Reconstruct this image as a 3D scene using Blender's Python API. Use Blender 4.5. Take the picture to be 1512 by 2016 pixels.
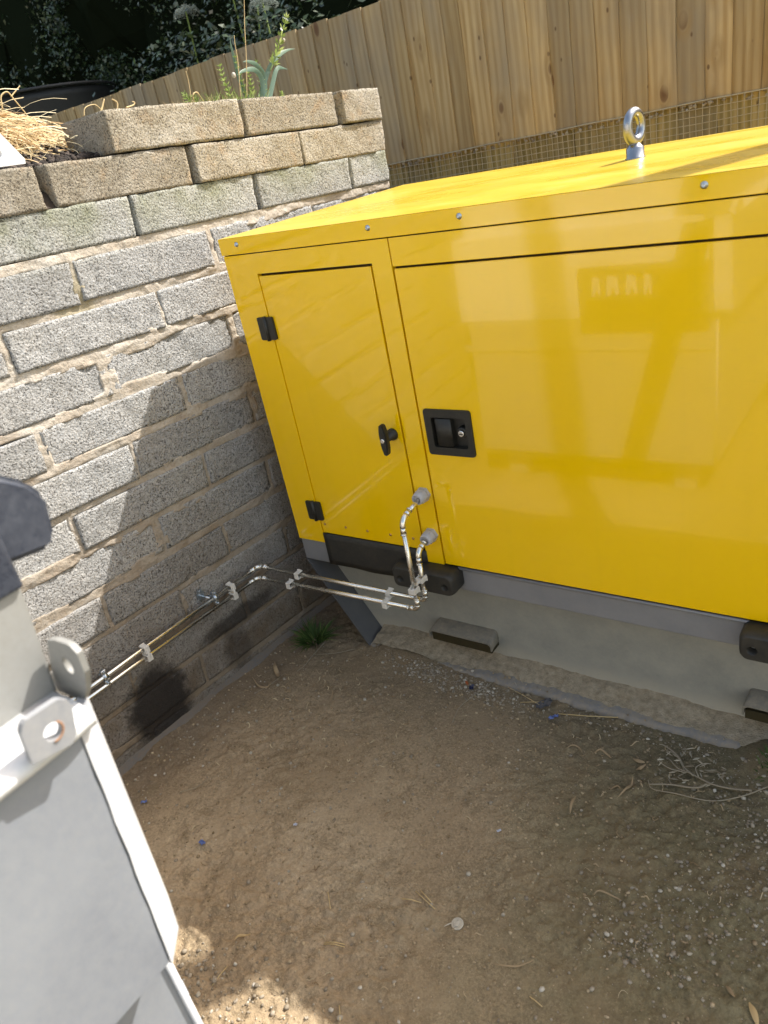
import bpy, bmesh, math, random
import numpy as np
from mathutils import Vector, Matrix, Euler

random.seed(7)
rng = np.random.default_rng(7)
D = bpy.data
for o in list(D.objects):
    D.objects.remove(o, do_unlink=True)
SC = bpy.context.scene
COL = SC.collection

# ------------------------------------------------------------------ camera, world, sun, exposure
CAM_R = ((0.80770954, 0.55970309, -0.18530449),      # right
         (0.11720235, -0.46045345, -0.87991262),     # down
         (-0.57781391, 0.68899569, -0.43751117))     # forward
F_PX = 1479.9
cam_d = D.cameras.new('camera')
cam = D.objects.new('camera', cam_d)
COL.objects.link(cam)
r_, d_, f_ = [Vector(v).normalized() for v in CAM_R]
m3 = Matrix((r_, -d_, -f_)).transposed()
cam.matrix_world = Matrix.Translation((0, 0, 1.5)) @ m3.to_4x4()
cam_d.sensor_fit = 'VERTICAL'
cam_d.sensor_height = 36.0
cam_d.lens = F_PX / 2016 * 36.0
cam_d.clip_start = 0.02
cam_d.clip_end = 400
cam_d.dof.use_dof = True
cam_d.dof.focus_distance = 2.1
cam_d.dof.aperture_fstop = 5.6
SC.camera = cam

TO_SUN = Vector((0.148, 0.2615, 0.346)).normalized()
SUN_EL = math.asin(TO_SUN.z)
SUN_AZ = math.atan2(TO_SUN.x, TO_SUN.y)
world = D.worlds.new('World')
SC.world = world
world.use_nodes = True
wn = world.node_tree
wn.nodes.clear()
sky = wn.nodes.new('ShaderNodeTexSky')
sky.sky_type = 'NISHITA'
sky.sun_disc = False
sky.sun_elevation = SUN_EL
sky.sun_rotation = SUN_AZ
sky.air_density = 1.0
sky.dust_density = 2.0
sky.ozone_density = 1.0
bg = wn.nodes.new('ShaderNodeBackground')
bg.inputs['Strength'].default_value = 0.15
wo = wn.nodes.new('ShaderNodeOutputWorld')
tint = wn.nodes.new('ShaderNodeMix')
tint.data_type = 'RGBA'; tint.blend_type = 'MULTIPLY'
tint.inputs[0].default_value = 1.0
tint.inputs[7].default_value = (1.14, 1.0, 0.80, 1)      # hazy, warm-balanced sky
wn.links.new(sky.outputs[0], tint.inputs[6])
wn.links.new(tint.outputs[2], bg.inputs[0])
wn.links.new(bg.outputs[0], wo.inputs[0])

sun_d = D.lights.new('sun', 'SUN')
sun_d.energy = 3.4
sun_d.angle = math.radians(0.55)
sun_d.color = (1.0, 0.965, 0.91)
sun = D.objects.new('sun', sun_d)
COL.objects.link(sun)
sun.rotation_euler = (-TO_SUN).to_track_quat('-Z', 'Y').to_euler()
sun.location = (2, 4, 6)

SC.render.engine = 'CYCLES'
SC.view_settings.view_transform = 'Standard'
SC.view_settings.look = 'None'
SC.view_settings.gamma = 1
SC.view_settings.exposure = 1.38
SC.view_settings.use_curve_mapping = False
SC.cycles.max_bounces = 8
SC.cycles.use_denoising = True

# ------------------------------------------------------------------ noise helpers
def _hash(ix, iy, iz, seed):
    h = (ix * 374761393 + iy * 668265263 + iz * 2147483647 + seed * 1442695041) & 0xFFFFFFFF
    h = ((h ^ (h >> 13)) * 1274126177) & 0xFFFFFFFF
    h = (h ^ (h >> 16)) & 0xFFFFFFFF
    return h / 4294967295.0

def vnoise(x, y, z=0.0, seed=0):
    x = np.asarray(x, float); y = np.asarray(y, float); z = np.zeros_like(x) + z
    ix = np.floor(x).astype(np.int64); iy = np.floor(y).astype(np.int64); iz = np.floor(z).astype(np.int64)
    fx = x - ix; fy = y - iy; fz = z - iz
    fx = fx * fx * (3 - 2 * fx); fy = fy * fy * (3 - 2 * fy); fz = fz * fz * (3 - 2 * fz)
    r = 0
    for dx in (0, 1):
        for dy in (0, 1):
            for dz in (0, 1):
                w = (fx if dx else 1 - fx) * (fy if dy else 1 - fy) * (fz if dz else 1 - fz)
                r = r + w * _hash(ix + dx, iy + dy, iz + dz, seed)
    return r * 2 - 1

def fbm(x, y, z=0.0, seed=0, octv=4, gain=0.5):
    r = 0; a = 1.0; f = 1.0
    for i in range(octv):
        r = r + a * vnoise(np.asarray(x) * f, np.asarray(y) * f, np.asarray(z) * f, seed + i * 17)
        a *= gain; f *= 2.03
    return r

# ------------------------------------------------------------------ object helpers
def props(o, label=None, cat=None, group=None, kind=None):
    if label: o['label'] = label
    if cat: o['category'] = cat
    if group: o['group'] = group
    if kind: o['kind'] = kind
    return o

def empty(name, loc=(0, 0, 0), rot=(0, 0, 0), **k):
    o = D.objects.new(name, None)
    COL.objects.link(o)
    o.location = loc
    o.rotation_euler = rot
    o.empty_display_size = 0.05
    return props(o, **k)

def link(name, mesh, mat=None, parent=None, **k):
    o = D.objects.new(name, mesh)
    COL.objects.link(o)
    if mat is not None:
        if len(mesh.materials) == 0:
            mesh.materials.append(mat)
    if parent is not None:
        o.parent = parent
    return props(o, **k)

def bm_obj(name, bm, mat=None, parent=None, smooth=False, **k):
    me = D.meshes.new(name)
    bmesh.ops.recalc_face_normals(bm, faces=bm.faces)
    bm.to_mesh(me)
    bm.free()
    if smooth:
        for p in me.polygons: p.use_smooth = True
    return link(name, me, mat, parent, **k)

def np_obj(name, verts, faces, mat=None, parent=None, smooth=False, **k):
    me = D.meshes.new(name)
    verts = np.asarray(verts, dtype=np.float32)
    faces = np.asarray(faces, dtype=np.int32)
    n = faces.shape[1]
    me.vertices.add(len(verts)); me.vertices.foreach_set('co', verts.ravel())
    me.loops.add(faces.size); me.loops.foreach_set('vertex_index', faces.ravel())
    me.polygons.add(len(faces))
    me.polygons.foreach_set('loop_start', np.arange(0, faces.size, n, dtype=np.int32))
    if smooth:
        me.polygons.foreach_set('use_smooth', np.ones(len(faces), dtype=bool))
    me.update(calc_edges=True)
    me.validate()
    return link(name, me, mat, parent, **k)

def add_box(bm, x0, x1, y0, y1, z0, z1, bev=0.0, seg=1, mat=None):
    vs = [bm.verts.new((x, y, z)) for x in (x0, x1) for y in (y0, y1) for z in (z0, z1)]
    q = [(0, 1, 3, 2), (4, 6, 7, 5), (0, 4, 5, 1), (2, 3, 7, 6), (0, 2, 6, 4), (1, 5, 7, 3)]
    fs = [bm.faces.new([vs[i] for i in f]) for f in q]
    if bev > 0:
        es = list({e for f in fs for e in f.edges})
        bmesh.ops.bevel(bm, geom=es, offset=bev, segments=seg, affect='EDGES', profile=0.5)
    return vs

def box(name, x0, x1, y0, y1, z0, z1, mat, parent=None, bev=0.0, seg=2, smooth=False, **k):
    bm = bmesh.new()
    add_box(bm, x0, x1, y0, y1, z0, z1, bev, seg)
    return bm_obj(name, bm, mat, parent, smooth, **k)

def tube_mesh(bm, pts, r, seg=10, caps=True):
    pts = [Vector(p) for p in pts]
    rr = r if isinstance(r, (list, tuple)) else [r] * len(pts)
    t0 = (pts[1] - pts[0]).normalized()
    ref = Vector((0, 0, 1)) if abs(t0.z) < 0.9 else Vector((1, 0, 0))
    nrm = t0.cross(ref).normalized()
    rings = []
    for i, p in enumerate(pts):
        if i == 0: t = pts[1] - pts[0]
        elif i == len(pts) - 1: t = pts[-1] - pts[-2]
        else: t = (pts[i + 1] - p).normalized() + (p - pts[i - 1]).normalized()
        t.normalize()
        nrm = (nrm - t * nrm.dot(t)).normalized()
        b = t.cross(nrm)
        ring = []
        for k in range(seg):
            a = 2 * math.pi * k / seg
            ring.append(bm.verts.new(p + (nrm * math.cos(a) + b * math.sin(a)) * rr[i]))
        rings.append(ring)
    for i in range(len(rings) - 1):
        for k in range(seg):
            f = bm.faces.new((rings[i][k], rings[i][(k + 1) % seg], rings[i + 1][(k + 1) % seg], rings[i + 1][k]))
            f.smooth = True
    if caps:
        bm.faces.new(list(reversed(rings[0])))
        bm.faces.new(rings[-1])

def tube(name, pts, r, mat, parent=None, seg=12, **k):
    bm = bmesh.new()
    tube_mesh(bm, pts, r, seg)
    return bm_obj(name, bm, mat, parent, **k)

def lathe_mesh(bm, prof, axis='z', seg=24, M=None):
    rings = []
    for (r, h) in prof:
        ring = []
        for k in range(seg):
            a = 2 * math.pi * k / seg
            v = Vector((r * math.cos(a), r * math.sin(a), h))
            if M is not None: v = M @ v
            ring.append(bm.verts.new(v))
        rings.append(ring)
    for i in range(len(rings) - 1):
        for k in range(seg):
            f = bm.faces.new((rings[i][k], rings[i][(k + 1) % seg], rings[i + 1][(k + 1) % seg], rings[i + 1][k]))
            f.smooth = seg > 8
    bm.faces.new(list(reversed(rings[0])))
    bm.faces.new(rings[-1])

FRONT = Matrix(((1, 0, 0), (0, 0, -1), (0, 1, 0)))     # local z -> world -y (sticks out of the front face)

def lathe(name, prof, mat, parent=None, loc=(0, 0, 0), M=None, seg=24, **k):
    bm = bmesh.new()
    lathe_mesh(bm, prof, seg=seg, M=M)
    o = bm_obj(name, bm, mat, parent, **k)
    o.location = loc
    return o

def prism(bm, poly, d, axis='y'):
    """extrude closed 2D polygon (a,b) along an axis from d[0] to d[1]; axis y: (x,z); x: (y,z); z: (x,y)"""
    def P(a, b, t):
        return {'y': (a, t, b), 'x': (t, a, b), 'z': (a, b, t)}[axis]
    A = [bm.verts.new(P(a, b, d[0])) for a, b in poly]
    B = [bm.verts.new(P(a, b, d[1])) for a, b in poly]
    bm.faces.new(A); bm.faces.new(list(reversed(B)))
    n = len(poly)
    for i in range(n):
        bm.faces.new((A[i], B[i], B[(i + 1) % n], A[(i + 1) % n]))
    return A, B

def round_poly(x0, x1, z0, z1, r, n=4):
    out = []
    for (cx, cz, a0) in ((x1 - r, z1 - r, 0), (x0 + r, z1 - r, 90), (x0 + r, z0 + r, 180), (x1 - r, z0 + r, 270)):
        for k in range(n + 1):
            a = math.radians(a0 + 90 * k / n)
            out.append((cx + r * math.cos(a), cz + r * math.sin(a)))
    return out

def plate_with_hole(bm, poly, hole_c, hole_r, d, axis, nh=20, hole_sy=1.0):
    """polygon plate with a round hole, bridged by a triangulated ring"""
    def P(a, b, t):
        return {'y': (a, t, b), 'x': (t, a, b), 'z': (a, b, t)}[axis]
    hc = hole_c
    outer = []
    # resample the outer polygon by angle from the hole centre
    for k in range(nh):
        a = 2 * math.pi * k / nh
        dx, dz = math.cos(a), math.sin(a)
        best = None
        for i in range(len(poly)):
            (ax, az), (bx, bz) = poly[i], poly[(i + 1) % len(poly)]
            ex, ez = bx - ax, bz - az
            den = dx * ez - dz * ex
            if abs(den) < 1e-12: continue
            t = ((ax - hc[0]) * ez - (az - hc[1]) * ex) / den
            u = ((ax - hc[0]) * dz - (az - hc[1]) * dx) / den
            if t > 0 and -1e-6 <= u <= 1 + 1e-6 and (best is None or t < best): best = t
        outer.append((hc[0] + dx * best, hc[1] + dz * best))
    inner = [(hc[0] + hole_r * math.cos(2 * math.pi * k / nh), hc[1] + hole_r * hole_sy * math.sin(2 * math.pi * k / nh)) for k in range(nh)]
    rows = []
    for t in d:
        rows.append(([bm.verts.new(P(a, b, t)) for a, b in outer], [bm.verts.new(P(a, b, t)) for a, b in inner]))
    for k in range(nh):
        j = (k + 1) % nh
        for (o, i) in rows:
            bm.faces.new((o[k], o[j], i[j], i[k]))
        bm.faces.new((rows[0][0][k], rows[1][0][k], rows[1][0][j], rows[0][0][j]))
        bm.faces.new((rows[0][1][k], rows[1][1][k], rows[1][1][j], rows[0][1][j]))

# ------------------------------------------------------------------ material helpers
class Mat:
    def __init__(s, name, base=(0.5, 0.5, 0.5), rough=0.6, metal=0.0, spec=0.5):
        s.m = D.materials.new(name)
        s.m.use_nodes = True
        s.nt = s.m.node_tree
        s.b = s.nt.nodes['Principled BSDF']
        s.b.inputs['Base Color'].default_value = (*base, 1)
        s.b.inputs['Roughness'].default_value = rough
        s.b.inputs['Metallic'].default_value = metal
        s.b.inputs['Specular IOR Level'].default_value = spec
        s._pos = None
    def node(s, t, **k):
        n = s.nt.nodes.new(t)
        for a, v in k.items():
            setattr(n, a, v)
        return n
    def L(s, a, b): s.nt.links.new(a, b)
    def world_pos(s):
        if s._pos is None: s._pos = s.node('ShaderNodeNewGeometry').outputs['Position']
        return s._pos
    def obj_pos(s):
        return s.node('ShaderNodeTexCoord').outputs['Object']
    def mapping(s, src, scale=(1, 1, 1), loc=(0, 0, 0), rot=(0, 0, 0)):
        n = s.node('ShaderNodeMapping')
        n.inputs['Scale'].default_value = scale
        n.inputs['Location'].default_value = loc
        n.inputs['Rotation'].default_value = rot
        s.L(src, n.inputs[0])
        return n.outputs[0]
    def noise(s, src, scale, detail=4, rough=0.55, dist=0.0):
        n = s.node('ShaderNodeTexNoise')
        n.inputs['Scale'].default_value = scale
        n.inputs['Detail'].default_value = detail
        n.inputs['Roughness'].default_value = rough
        n.inputs['Distortion'].default_value = dist
        s.L(src, n.inputs['Vector'])
        return n.outputs[0]
    def voronoi(s, src, scale, feature='F1', out='Distance', rnd=1.0):
        n = s.node('ShaderNodeTexVoronoi', feature=feature)
        n.inputs['Scale'].default_value = scale
        n.inputs['Randomness'].default_value = rnd
        s.L(src, n.inputs['Vector'])
        return n.outputs[out]
    def ramp(s, src, stops, interp='LINEAR'):
        n = s.node('ShaderNodeValToRGB')
        cr = n.color_ramp
        cr.interpolation = interp
        while len(cr.elements) < len(stops): cr.elements.new(0.5)
        for e, (p, c) in zip(cr.elements, stops):
            e.position = p
            e.color = (*c, 1) if not isinstance(c, (int, float)) else (c, c, c, 1)
        s.L(src, n.inputs[0])
        return n.outputs[0]
    def math(s, op, a, b=None, c=None, clamp=False):
        n = s.node('ShaderNodeMath', operation=op, use_clamp=clamp)
        for i, v in enumerate((a, b, c)):
            if v is None: continue
            if isinstance(v, (int, float)): n.inputs[i].default_value = v
            else: s.L(v, n.inputs[i])
        return n.outputs[0]
    def mix(s, fac, a, b, blend='MIX'):
        n = s.node('ShaderNodeMix', data_type='RGBA', blend_type=blend)
        for idx, v in ((0, fac), (6, a), (7, b)):
            if isinstance(v, (int, float)): n.inputs[idx].default_value = v
            elif isinstance(v, tuple): n.inputs[idx].default_value = (*v, 1)
            else: s.L(v, n.inputs[idx])
        return n.outputs[2]
    def color(s, src): s.L(src, s.b.inputs['Base Color'])
    def roughness(s, src): s.L(src, s.b.inputs['Roughness'])
    def bump(s, h, strength=0.5, dist=0.01, prev=None):
        n = s.node('ShaderNodeBump')
        n.inputs['Strength'].default_value = strength
        n.inputs['Distance'].default_value = dist
        s.L(h, n.inputs['Height'])
        if prev is not None: s.L(prev, n.inputs['Normal'])
        s.L(n.outputs[0], s.b.inputs['Normal'])
        return n.outputs[0]
    def sep(s, v):
        n = s.node('ShaderNodeSeparateXYZ'); s.L(v, n.inputs[0]); return n.outputs
    def blob(s, c, r, soft=0.5, warp=0.0):
        """0..1 mask of an ellipsoid patch at world point c with radii r and a noisy edge"""
        mp = s.node('ShaderNodeMapping')
        mp.inputs['Location'].default_value = tuple(-c[i] / r[i] for i in range(3))
        mp.inputs['Scale'].default_value = tuple(1 / r[i] for i in range(3))
        s.L(s.world_pos(), mp.inputs[0])
        n = s.node('ShaderNodeVectorMath', operation='LENGTH'); s.L(mp.outputs[0], n.inputs[0])
        d = n.outputs['Value']
        if warp:
            nz = s.noise(s.world_pos(), 9 / max(0.2, max(r[1], r[2]) * 5), 5, 0.7)
            d = s.math('ADD', d, s.math('MULTIPLY', s.math('SUBTRACT', nz, 0.5), warp))
        mr = s.node('ShaderNodeMapRange', interpolation_type='SMOOTHSTEP')
        mr.inputs['From Min'].default_value = 1 + soft * 0.5
        mr.inputs['From Max'].default_value = 1 - soft * 0.5
        s.L(d, mr.inputs['Value'])
        return mr.outputs[0]

# ---- paints and metals
def make_yellow():
    m = Mat('yellow_paint', (0.80, 0.49, 0.004), 0.14, 0, 0.5)
    m.b.inputs['Coat Weight'].default_value = 0.7
    m.b.inputs['Coat Roughness'].default_value = 0.025
    p = m.obj_pos()
    n = m.noise(p, 1.6, 3, 0.5)
    c = m.ramp(n, [(0.3, (0.93, 0.565, 0.0)), (0.7, (0.97, 0.61, 0.0))])
    dirt = m.noise(m.mapping(p, (3, 3, 14)), 6, 6, 0.7)
    c2 = m.mix(m.ramp(dirt, [(0.58, 0.0), (0.8, 0.10)]), c, (0.50, 0.38, 0.04))
    scu = m.noise(m.mapping(p, (9, 9, 90), rot=(0, 0.12, 0)), 1.0, 3, 0.6)
    c2 = m.mix(m.math('MULTIPLY', m.ramp(scu, [(0.70, 0.0), (0.78, 0.35)]), m.ramp(m.noise(p, 3.0, 2), [(0.5, 0.0), (0.62, 1.0)])), c2, (0.62, 0.45, 0.04))
    run = m.noise(m.mapping(p, (26, 26, 0.9)), 1.0, 4, 0.6)
    c2 = m.mix(m.ramp(run, [(0.55, 0.0), (0.85, 0.10)]), c2, (0.60, 0.40, 0.01))
    sc = m.voronoi(p, 55)
    speck = m.ramp(sc, [(0.02, 0.5), (0.035, 0.0)])
    c3 = m.mix(m.math('MULTIPLY', speck, m.ramp(m.noise(p, 7, 2), [(0.55, 0.0), (0.62, 0.8)])), c2, (0.28, 0.17, 0.03))
    m.color(c3)
    m.roughness(m.ramp(dirt, [(0.35, 0.05), (0.85, 0.20)]))
    b = m.bump(m.noise(m.mapping(p, (1, 1, 0.8)), 3.5, 2, 0.4), 0.10, 0.02)
    b2 = m.node('ShaderNodeBump'); b2.inputs['Strength'].default_value = 0.03; b2.inputs['Distance'].default_value = 0.001
    m.L(m.noise(p, 420, 2), b2.inputs['Height']); m.L(b, b2.inputs['Normal']); m.L(b2.outputs[0], m.b.inputs['Normal'])
    return m.m

def make_roof_yellow():
    m = Mat('weathered_glare_yellow', (0.78, 0.5, 0.02), 0.3, 0, 0.5)
    p = m.obj_pos()
    n = m.noise(m.mapping(p, (1.0, 2.6, 1), rot=(0, 0, 0.12)), 2.6, 5, 0.55)
    c = m.ramp(n, [(0.3, (0.50, 0.325, 0.010)), (0.6, (0.55, 0.385, 0.035)), (0.8, (0.55, 0.42, 0.08))])  # washed-out sun glare mixed in as paler, dustier yellow
    g = m.noise(p, 14, 6, 0.75)
    c = m.mix(m.ramp(g, [(0.5, 0.0), (0.8, 0.3)]), c, (0.52, 0.44, 0.2))
    sp = m.ramp(m.voronoi(p, 40), [(0.03, 0.7), (0.05, 0.0)])
    c = m.mix(m.math('MULTIPLY', sp, 0.5), c, (0.3, 0.22, 0.08))
    m.color(c)
    m.roughness(m.ramp(n, [(0.3, 0.22), (0.8, 0.42)]))
    m.bump(m.noise(p, 160, 3), 0.08, 0.002)
    return m.m

def make_paint(name, c, rough=0.35, dust=None, dust_amt=0.5, scale=10, zdust=None, spec=0.5):
    m = Mat(name, c, rough, 0, spec)
    p = m.world_pos()
    n = m.noise(p, scale, 7, 0.7)
    c1 = m.mix(m.ramp(n, [(0.3, 0.0), (0.7, 1.0)]), tuple(x * 0.88 for x in c), tuple(min(1, x * 1.08) for x in c))
    if dust:
        fine = m.noise(p, 90, 5, 0.75)
        f = m.ramp(m.math('ADD', m.math('MULTIPLY', fine, 0.6), m.math('MULTIPLY', n, 0.5)), [(0.42, 0.0), (0.72, dust_amt)])
        if zdust:
            z = m.sep(p)[2]
            zz = m.math('ADD', z, m.math('MULTIPLY', m.math('SUBTRACT', n, 0.5), 0.06))
            low = m.node('ShaderNodeMapRange', interpolation_type='SMOOTHSTEP')
            low.inputs['From Min'].default_value = zdust[1]; low.inputs['From Max'].default_value = zdust[0]
            m.L(zz, low.inputs['Value'])
            f = m.math('MAXIMUM', f, m.math('MULTIPLY', low.outputs[0], m.ramp(fine, [(0.25, 0.55), (0.5, 0.95)])))
        c1 = m.mix(f, c1, dust)
        m.roughness(m.ramp(f, [(0.0, rough), (1.0, 0.9)]))
        m.bump(fine, 0.12, 0.002)
    else:
        m.bump(m.noise(p, 6, 2), 0.05, 0.01)
    m.color(c1)
    return m.m

YEL = make_yellow()
ROOF = make_roof_yellow()
BAND = make_paint('grey_rail_paint', (0.22, 0.225, 0.24), 0.35, (0.30, 0.27, 0.22), 0.18)
WEB = make_paint('dusty_grey_paint', (0.27, 0.275, 0.25), 0.6, (0.37, 0.35, 0.295), 0.45, 12, (0.03, 0.10))
ENDP = make_paint('dark_grey_paint', (0.085, 0.09, 0.10), 0.45, (0.25, 0.22, 0.17), 0.15)
FLNG = make_paint('dirty_flange_paint', (0.19, 0.19, 0.195), 0.8, (0.29, 0.24, 0.17), 1.0, 16)
POCK = make_paint('dusty_pocket_paint', (0.15, 0.145, 0.125), 0.7, (0.30, 0.255, 0.19), 0.7, 25)
INSIDE = Mat('dark_interior', (0.03, 0.022, 0.004), 0.8).m
BLACK = make_paint('black_plastic', (0.016, 0.016, 0.014), 0.42, (0.10, 0.09, 0.06), 0.2, 30)
BLACKR = make_paint('black_rubber', (0.020, 0.020, 0.018), 0.55, (0.12, 0.10, 0.07), 0.28, 14)
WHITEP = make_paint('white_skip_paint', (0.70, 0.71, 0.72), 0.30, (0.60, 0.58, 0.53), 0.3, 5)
SIDEP = make_paint('dimmed_side_paint', (0.235, 0.253, 0.285), 0.38, (0.29, 0.30, 0.305), 0.6, 4)  # skip white dimmed for the grazing sun on its side, plus grey dust
STRIPP = make_paint('sunlit_corner_paint', (0.60, 0.61, 0.63), 0.3, (0.45, 0.44, 0.42), 0.3, 8)  # same skip white kept lighter where the corner faces the sun
UPPERP = make_paint('dull_upper_paint', (0.30, 0.30, 0.285), 0.4, (0.22, 0.21, 0.18), 0.5, 7)
GREYP = make_paint('bare_primed_steel', (0.27, 0.28, 0.30), 0.45, (0.42, 0.40, 0.36), 0.4, 22)
CAPM = make_paint('weathered_black_cap', (0.030, 0.037, 0.055), 0.22, (0.12, 0.13, 0.155), 0.4, 22)
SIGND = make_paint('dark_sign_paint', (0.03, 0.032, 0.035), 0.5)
CLIP = make_paint('white_clip_plastic', (0.72, 0.70, 0.66), 0.4, (0.5, 0.46, 0.38), 0.25, 40)
NYLON = make_paint('grey_nylon', (0.50, 0.50, 0.53), 0.4, (0.3, 0.27, 0.2), 0.2, 60)
RUSTP = make_paint('rusty_edge_paint', (0.30, 0.13, 0.05), 0.8, (0.5, 0.4, 0.3), 0.4, 60)

def make_metal(name, c, rough):
    m = Mat(name, c, rough, 1.0)
    p = m.world_pos()
    n = m.noise(p, 28, 3, 0.55)
    m.color(m.mix(n, tuple(x * 0.88 for x in c), c))
    m.roughness(m.ramp(n, [(0.3, rough * 0.85), (0.75, rough * 1.3)]))
    return m.m
CHROME = make_metal('plated_pipe_metal', (0.88, 0.86, 0.80), 0.24)
DZINC = make_metal('dull_forged_steel', (0.36, 0.37, 0.40), 0.3)
ZINC = make_metal('zinc_plated_steel', (0.55, 0.62, 0.70), 0.28)
BRASS = make_metal('copper_rivet', (0.62, 0.36, 0.14), 0.35)
WIRE = make_paint('galvanised_wire', (0.42, 0.38, 0.28), 0.5, (0.3, 0.25, 0.15), 0.4, 40)
LOCK = make_metal('bright_lock', (0.85, 0.85, 0.83), 0.2)

# ---- masonry
def make_block(name, tint):
    m = Mat(name, (0.3, 0.3, 0.29), 0.92, 0, 0.3)
    p = m.world_pos()
    info = m.node('ShaderNodeObjectInfo')
    off = m.node('ShaderNodeVectorMath', operation='ADD')
    m.L(p, off.inputs[0])
    sc = m.node('ShaderNodeVectorMath', operation='SCALE'); sc.inputs[3].default_value = 7.0
    cmb = m.node('ShaderNodeCombineXYZ')
    for i in range(3): m.L(info.outputs['Random'], cmb.inputs[i])
    m.L(cmb.outputs[0], sc.inputs[0]); m.L(sc.outputs[0], off.inputs[1])
    q = off.outputs[0]
    agg = m.noise(q, 210, 5, 0.75)
    agg2 = m.noise(q, 75, 4, 0.7)
    vor = m.voronoi(q, 150)
    big = m.noise(q, 7, 4, 0.6)
    if tint == 'yellow':
        base = [(0.34, (0.15, 0.118, 0.075)), (0.48, (0.30, 0.262, 0.20)), (0.66, (0.43, 0.39, 0.31))]
    else:
        base = [(0.34, (0.13, 0.128, 0.123)), (0.47, (0.35, 0.35, 0.343)), (0.66, (0.56, 0.565, 0.56))]
    mixn = m.math('ADD', m.math('MULTIPLY', agg, 0.6), m.math('MULTIPLY', agg2, 0.4))
    c = m.ramp(mixn, base)
    c = m.mix(m.ramp(big, [(0.4, 0.0), (0.75, 0.22)]), c, (0.40, 0.36, 0.29))
    tone = m.ramp(info.outputs['Random'], [(0.0, 0.84), (1.0, 1.12)])
    c = m.mix(1.0, c, tone, 'MULTIPLY')
    if tint == 'yellow':
        st = m.noise(q, 18, 4, 0.6)
        c = m.mix(m.ramp(st, [(0.55, 0.0), (0.75, 0.45)]), c, (0.40, 0.25, 0.12))
        c = m.mix(m.ramp(m.noise(q, 5, 3), [(0.5, 0.0), (0.7, 0.35)]), c, (0.62, 0.60, 0.55))
    # green algae near the top of the third course, dusty brown and painted warm shade tint lower down
    z = m.sep(p)[2]
    up = m.node('ShaderNodeMapRange'); up.inputs['From Min'].default_value = 1.35; up.inputs['From Max'].default_value = 1.47
    m.L(z, up.inputs['Value'])
    if tint != 'yellow':
        gm = m.math('MULTIPLY', up.outputs[0], m.ramp(m.noise(p, 6, 4, 0.6), [(0.36, 0.15), (0.62, 0.75)]))
        c = m.mix(gm, c, (0.20, 0.215, 0.11))
    lo = m.node('ShaderNodeMapRange'); lo.inputs['From Min'].default_value = 0.75; lo.inputs['From Max'].default_value = 0.10
    m.L(z, lo.inputs['Value'])
    c = m.mix(m.math('MULTIPLY', lo.outputs[0], m.ramp(m.noise(p, 5, 5, 0.65), [(0.2, 0.25), (0.65, 0.95)])), c, (0.155, 0.115, 0.075))
    c = stains(m, c)
    pits = m.ramp(agg, [(0.35, 0.0), (0.43, 1.0)])
    c = m.mix(m.math('SUBTRACT', 1.0, pits), c, (0.06, 0.055, 0.05))
    m.color(c)
    h = m.math('ADD', m.math('MULTIPLY', mixn, 1.0), m.math('MULTIPLY', vor, -0.35))
    h = m.math('ADD', h, m.math('MULTIPLY', pits, 0.6))
    m.bump(h, 1.0, 0.006)
    return m.m

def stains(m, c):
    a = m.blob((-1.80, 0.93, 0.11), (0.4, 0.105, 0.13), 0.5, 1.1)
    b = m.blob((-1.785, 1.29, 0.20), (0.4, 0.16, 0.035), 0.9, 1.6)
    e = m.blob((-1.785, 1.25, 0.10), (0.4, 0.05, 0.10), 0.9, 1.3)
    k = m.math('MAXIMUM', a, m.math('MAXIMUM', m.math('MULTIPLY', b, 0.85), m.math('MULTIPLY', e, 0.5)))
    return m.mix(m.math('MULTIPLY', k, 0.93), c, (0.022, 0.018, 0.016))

def make_mortar():
    m = Mat('mortar', (0.45, 0.36, 0.25), 0.9, 0, 0.2)
    p = m.world_pos()
    n = m.noise(p, 9, 5, 0.65)
    c = m.ramp(n, [(0.3, (0.36, 0.30, 0.235)), (0.5, (0.47, 0.42, 0.35)), (0.7, (0.57, 0.53, 0.47))])
    f = m.noise(p, 120, 4, 0.7)
    c = m.mix(m.ramp(f, [(0.35, 0.35), (0.5, 0.0)]), c, (0.2, 0.15, 0.1))
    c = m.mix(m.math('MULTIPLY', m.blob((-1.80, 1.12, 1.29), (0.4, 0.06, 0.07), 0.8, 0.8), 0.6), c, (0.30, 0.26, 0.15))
    z = m.sep(p)[2]
    lo = m.node('ShaderNodeMapRange'); lo.inputs['From Min'].default_value = 1.0; lo.inputs['From Max'].default_value = 0.15
    m.L(z, lo.inputs['Value'])
    c = m.mix(m.math('MULTIPLY', lo.outputs[0], 0.8), c, (0.17, 0.125, 0.08))
    c = stains(m, c)
    m.color(c)
    m.bump(m.math('ADD', f, m.math('MULTIPLY', m.noise(p, 30, 4), 1.5)), 0.5, 0.005)
    return m.m
BLK_Y = make_block('yellowed_concrete_block', 'yellow')
BLK_G = make_block('grey_concrete_block', 'grey')
MORT = make_mortar()

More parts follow.
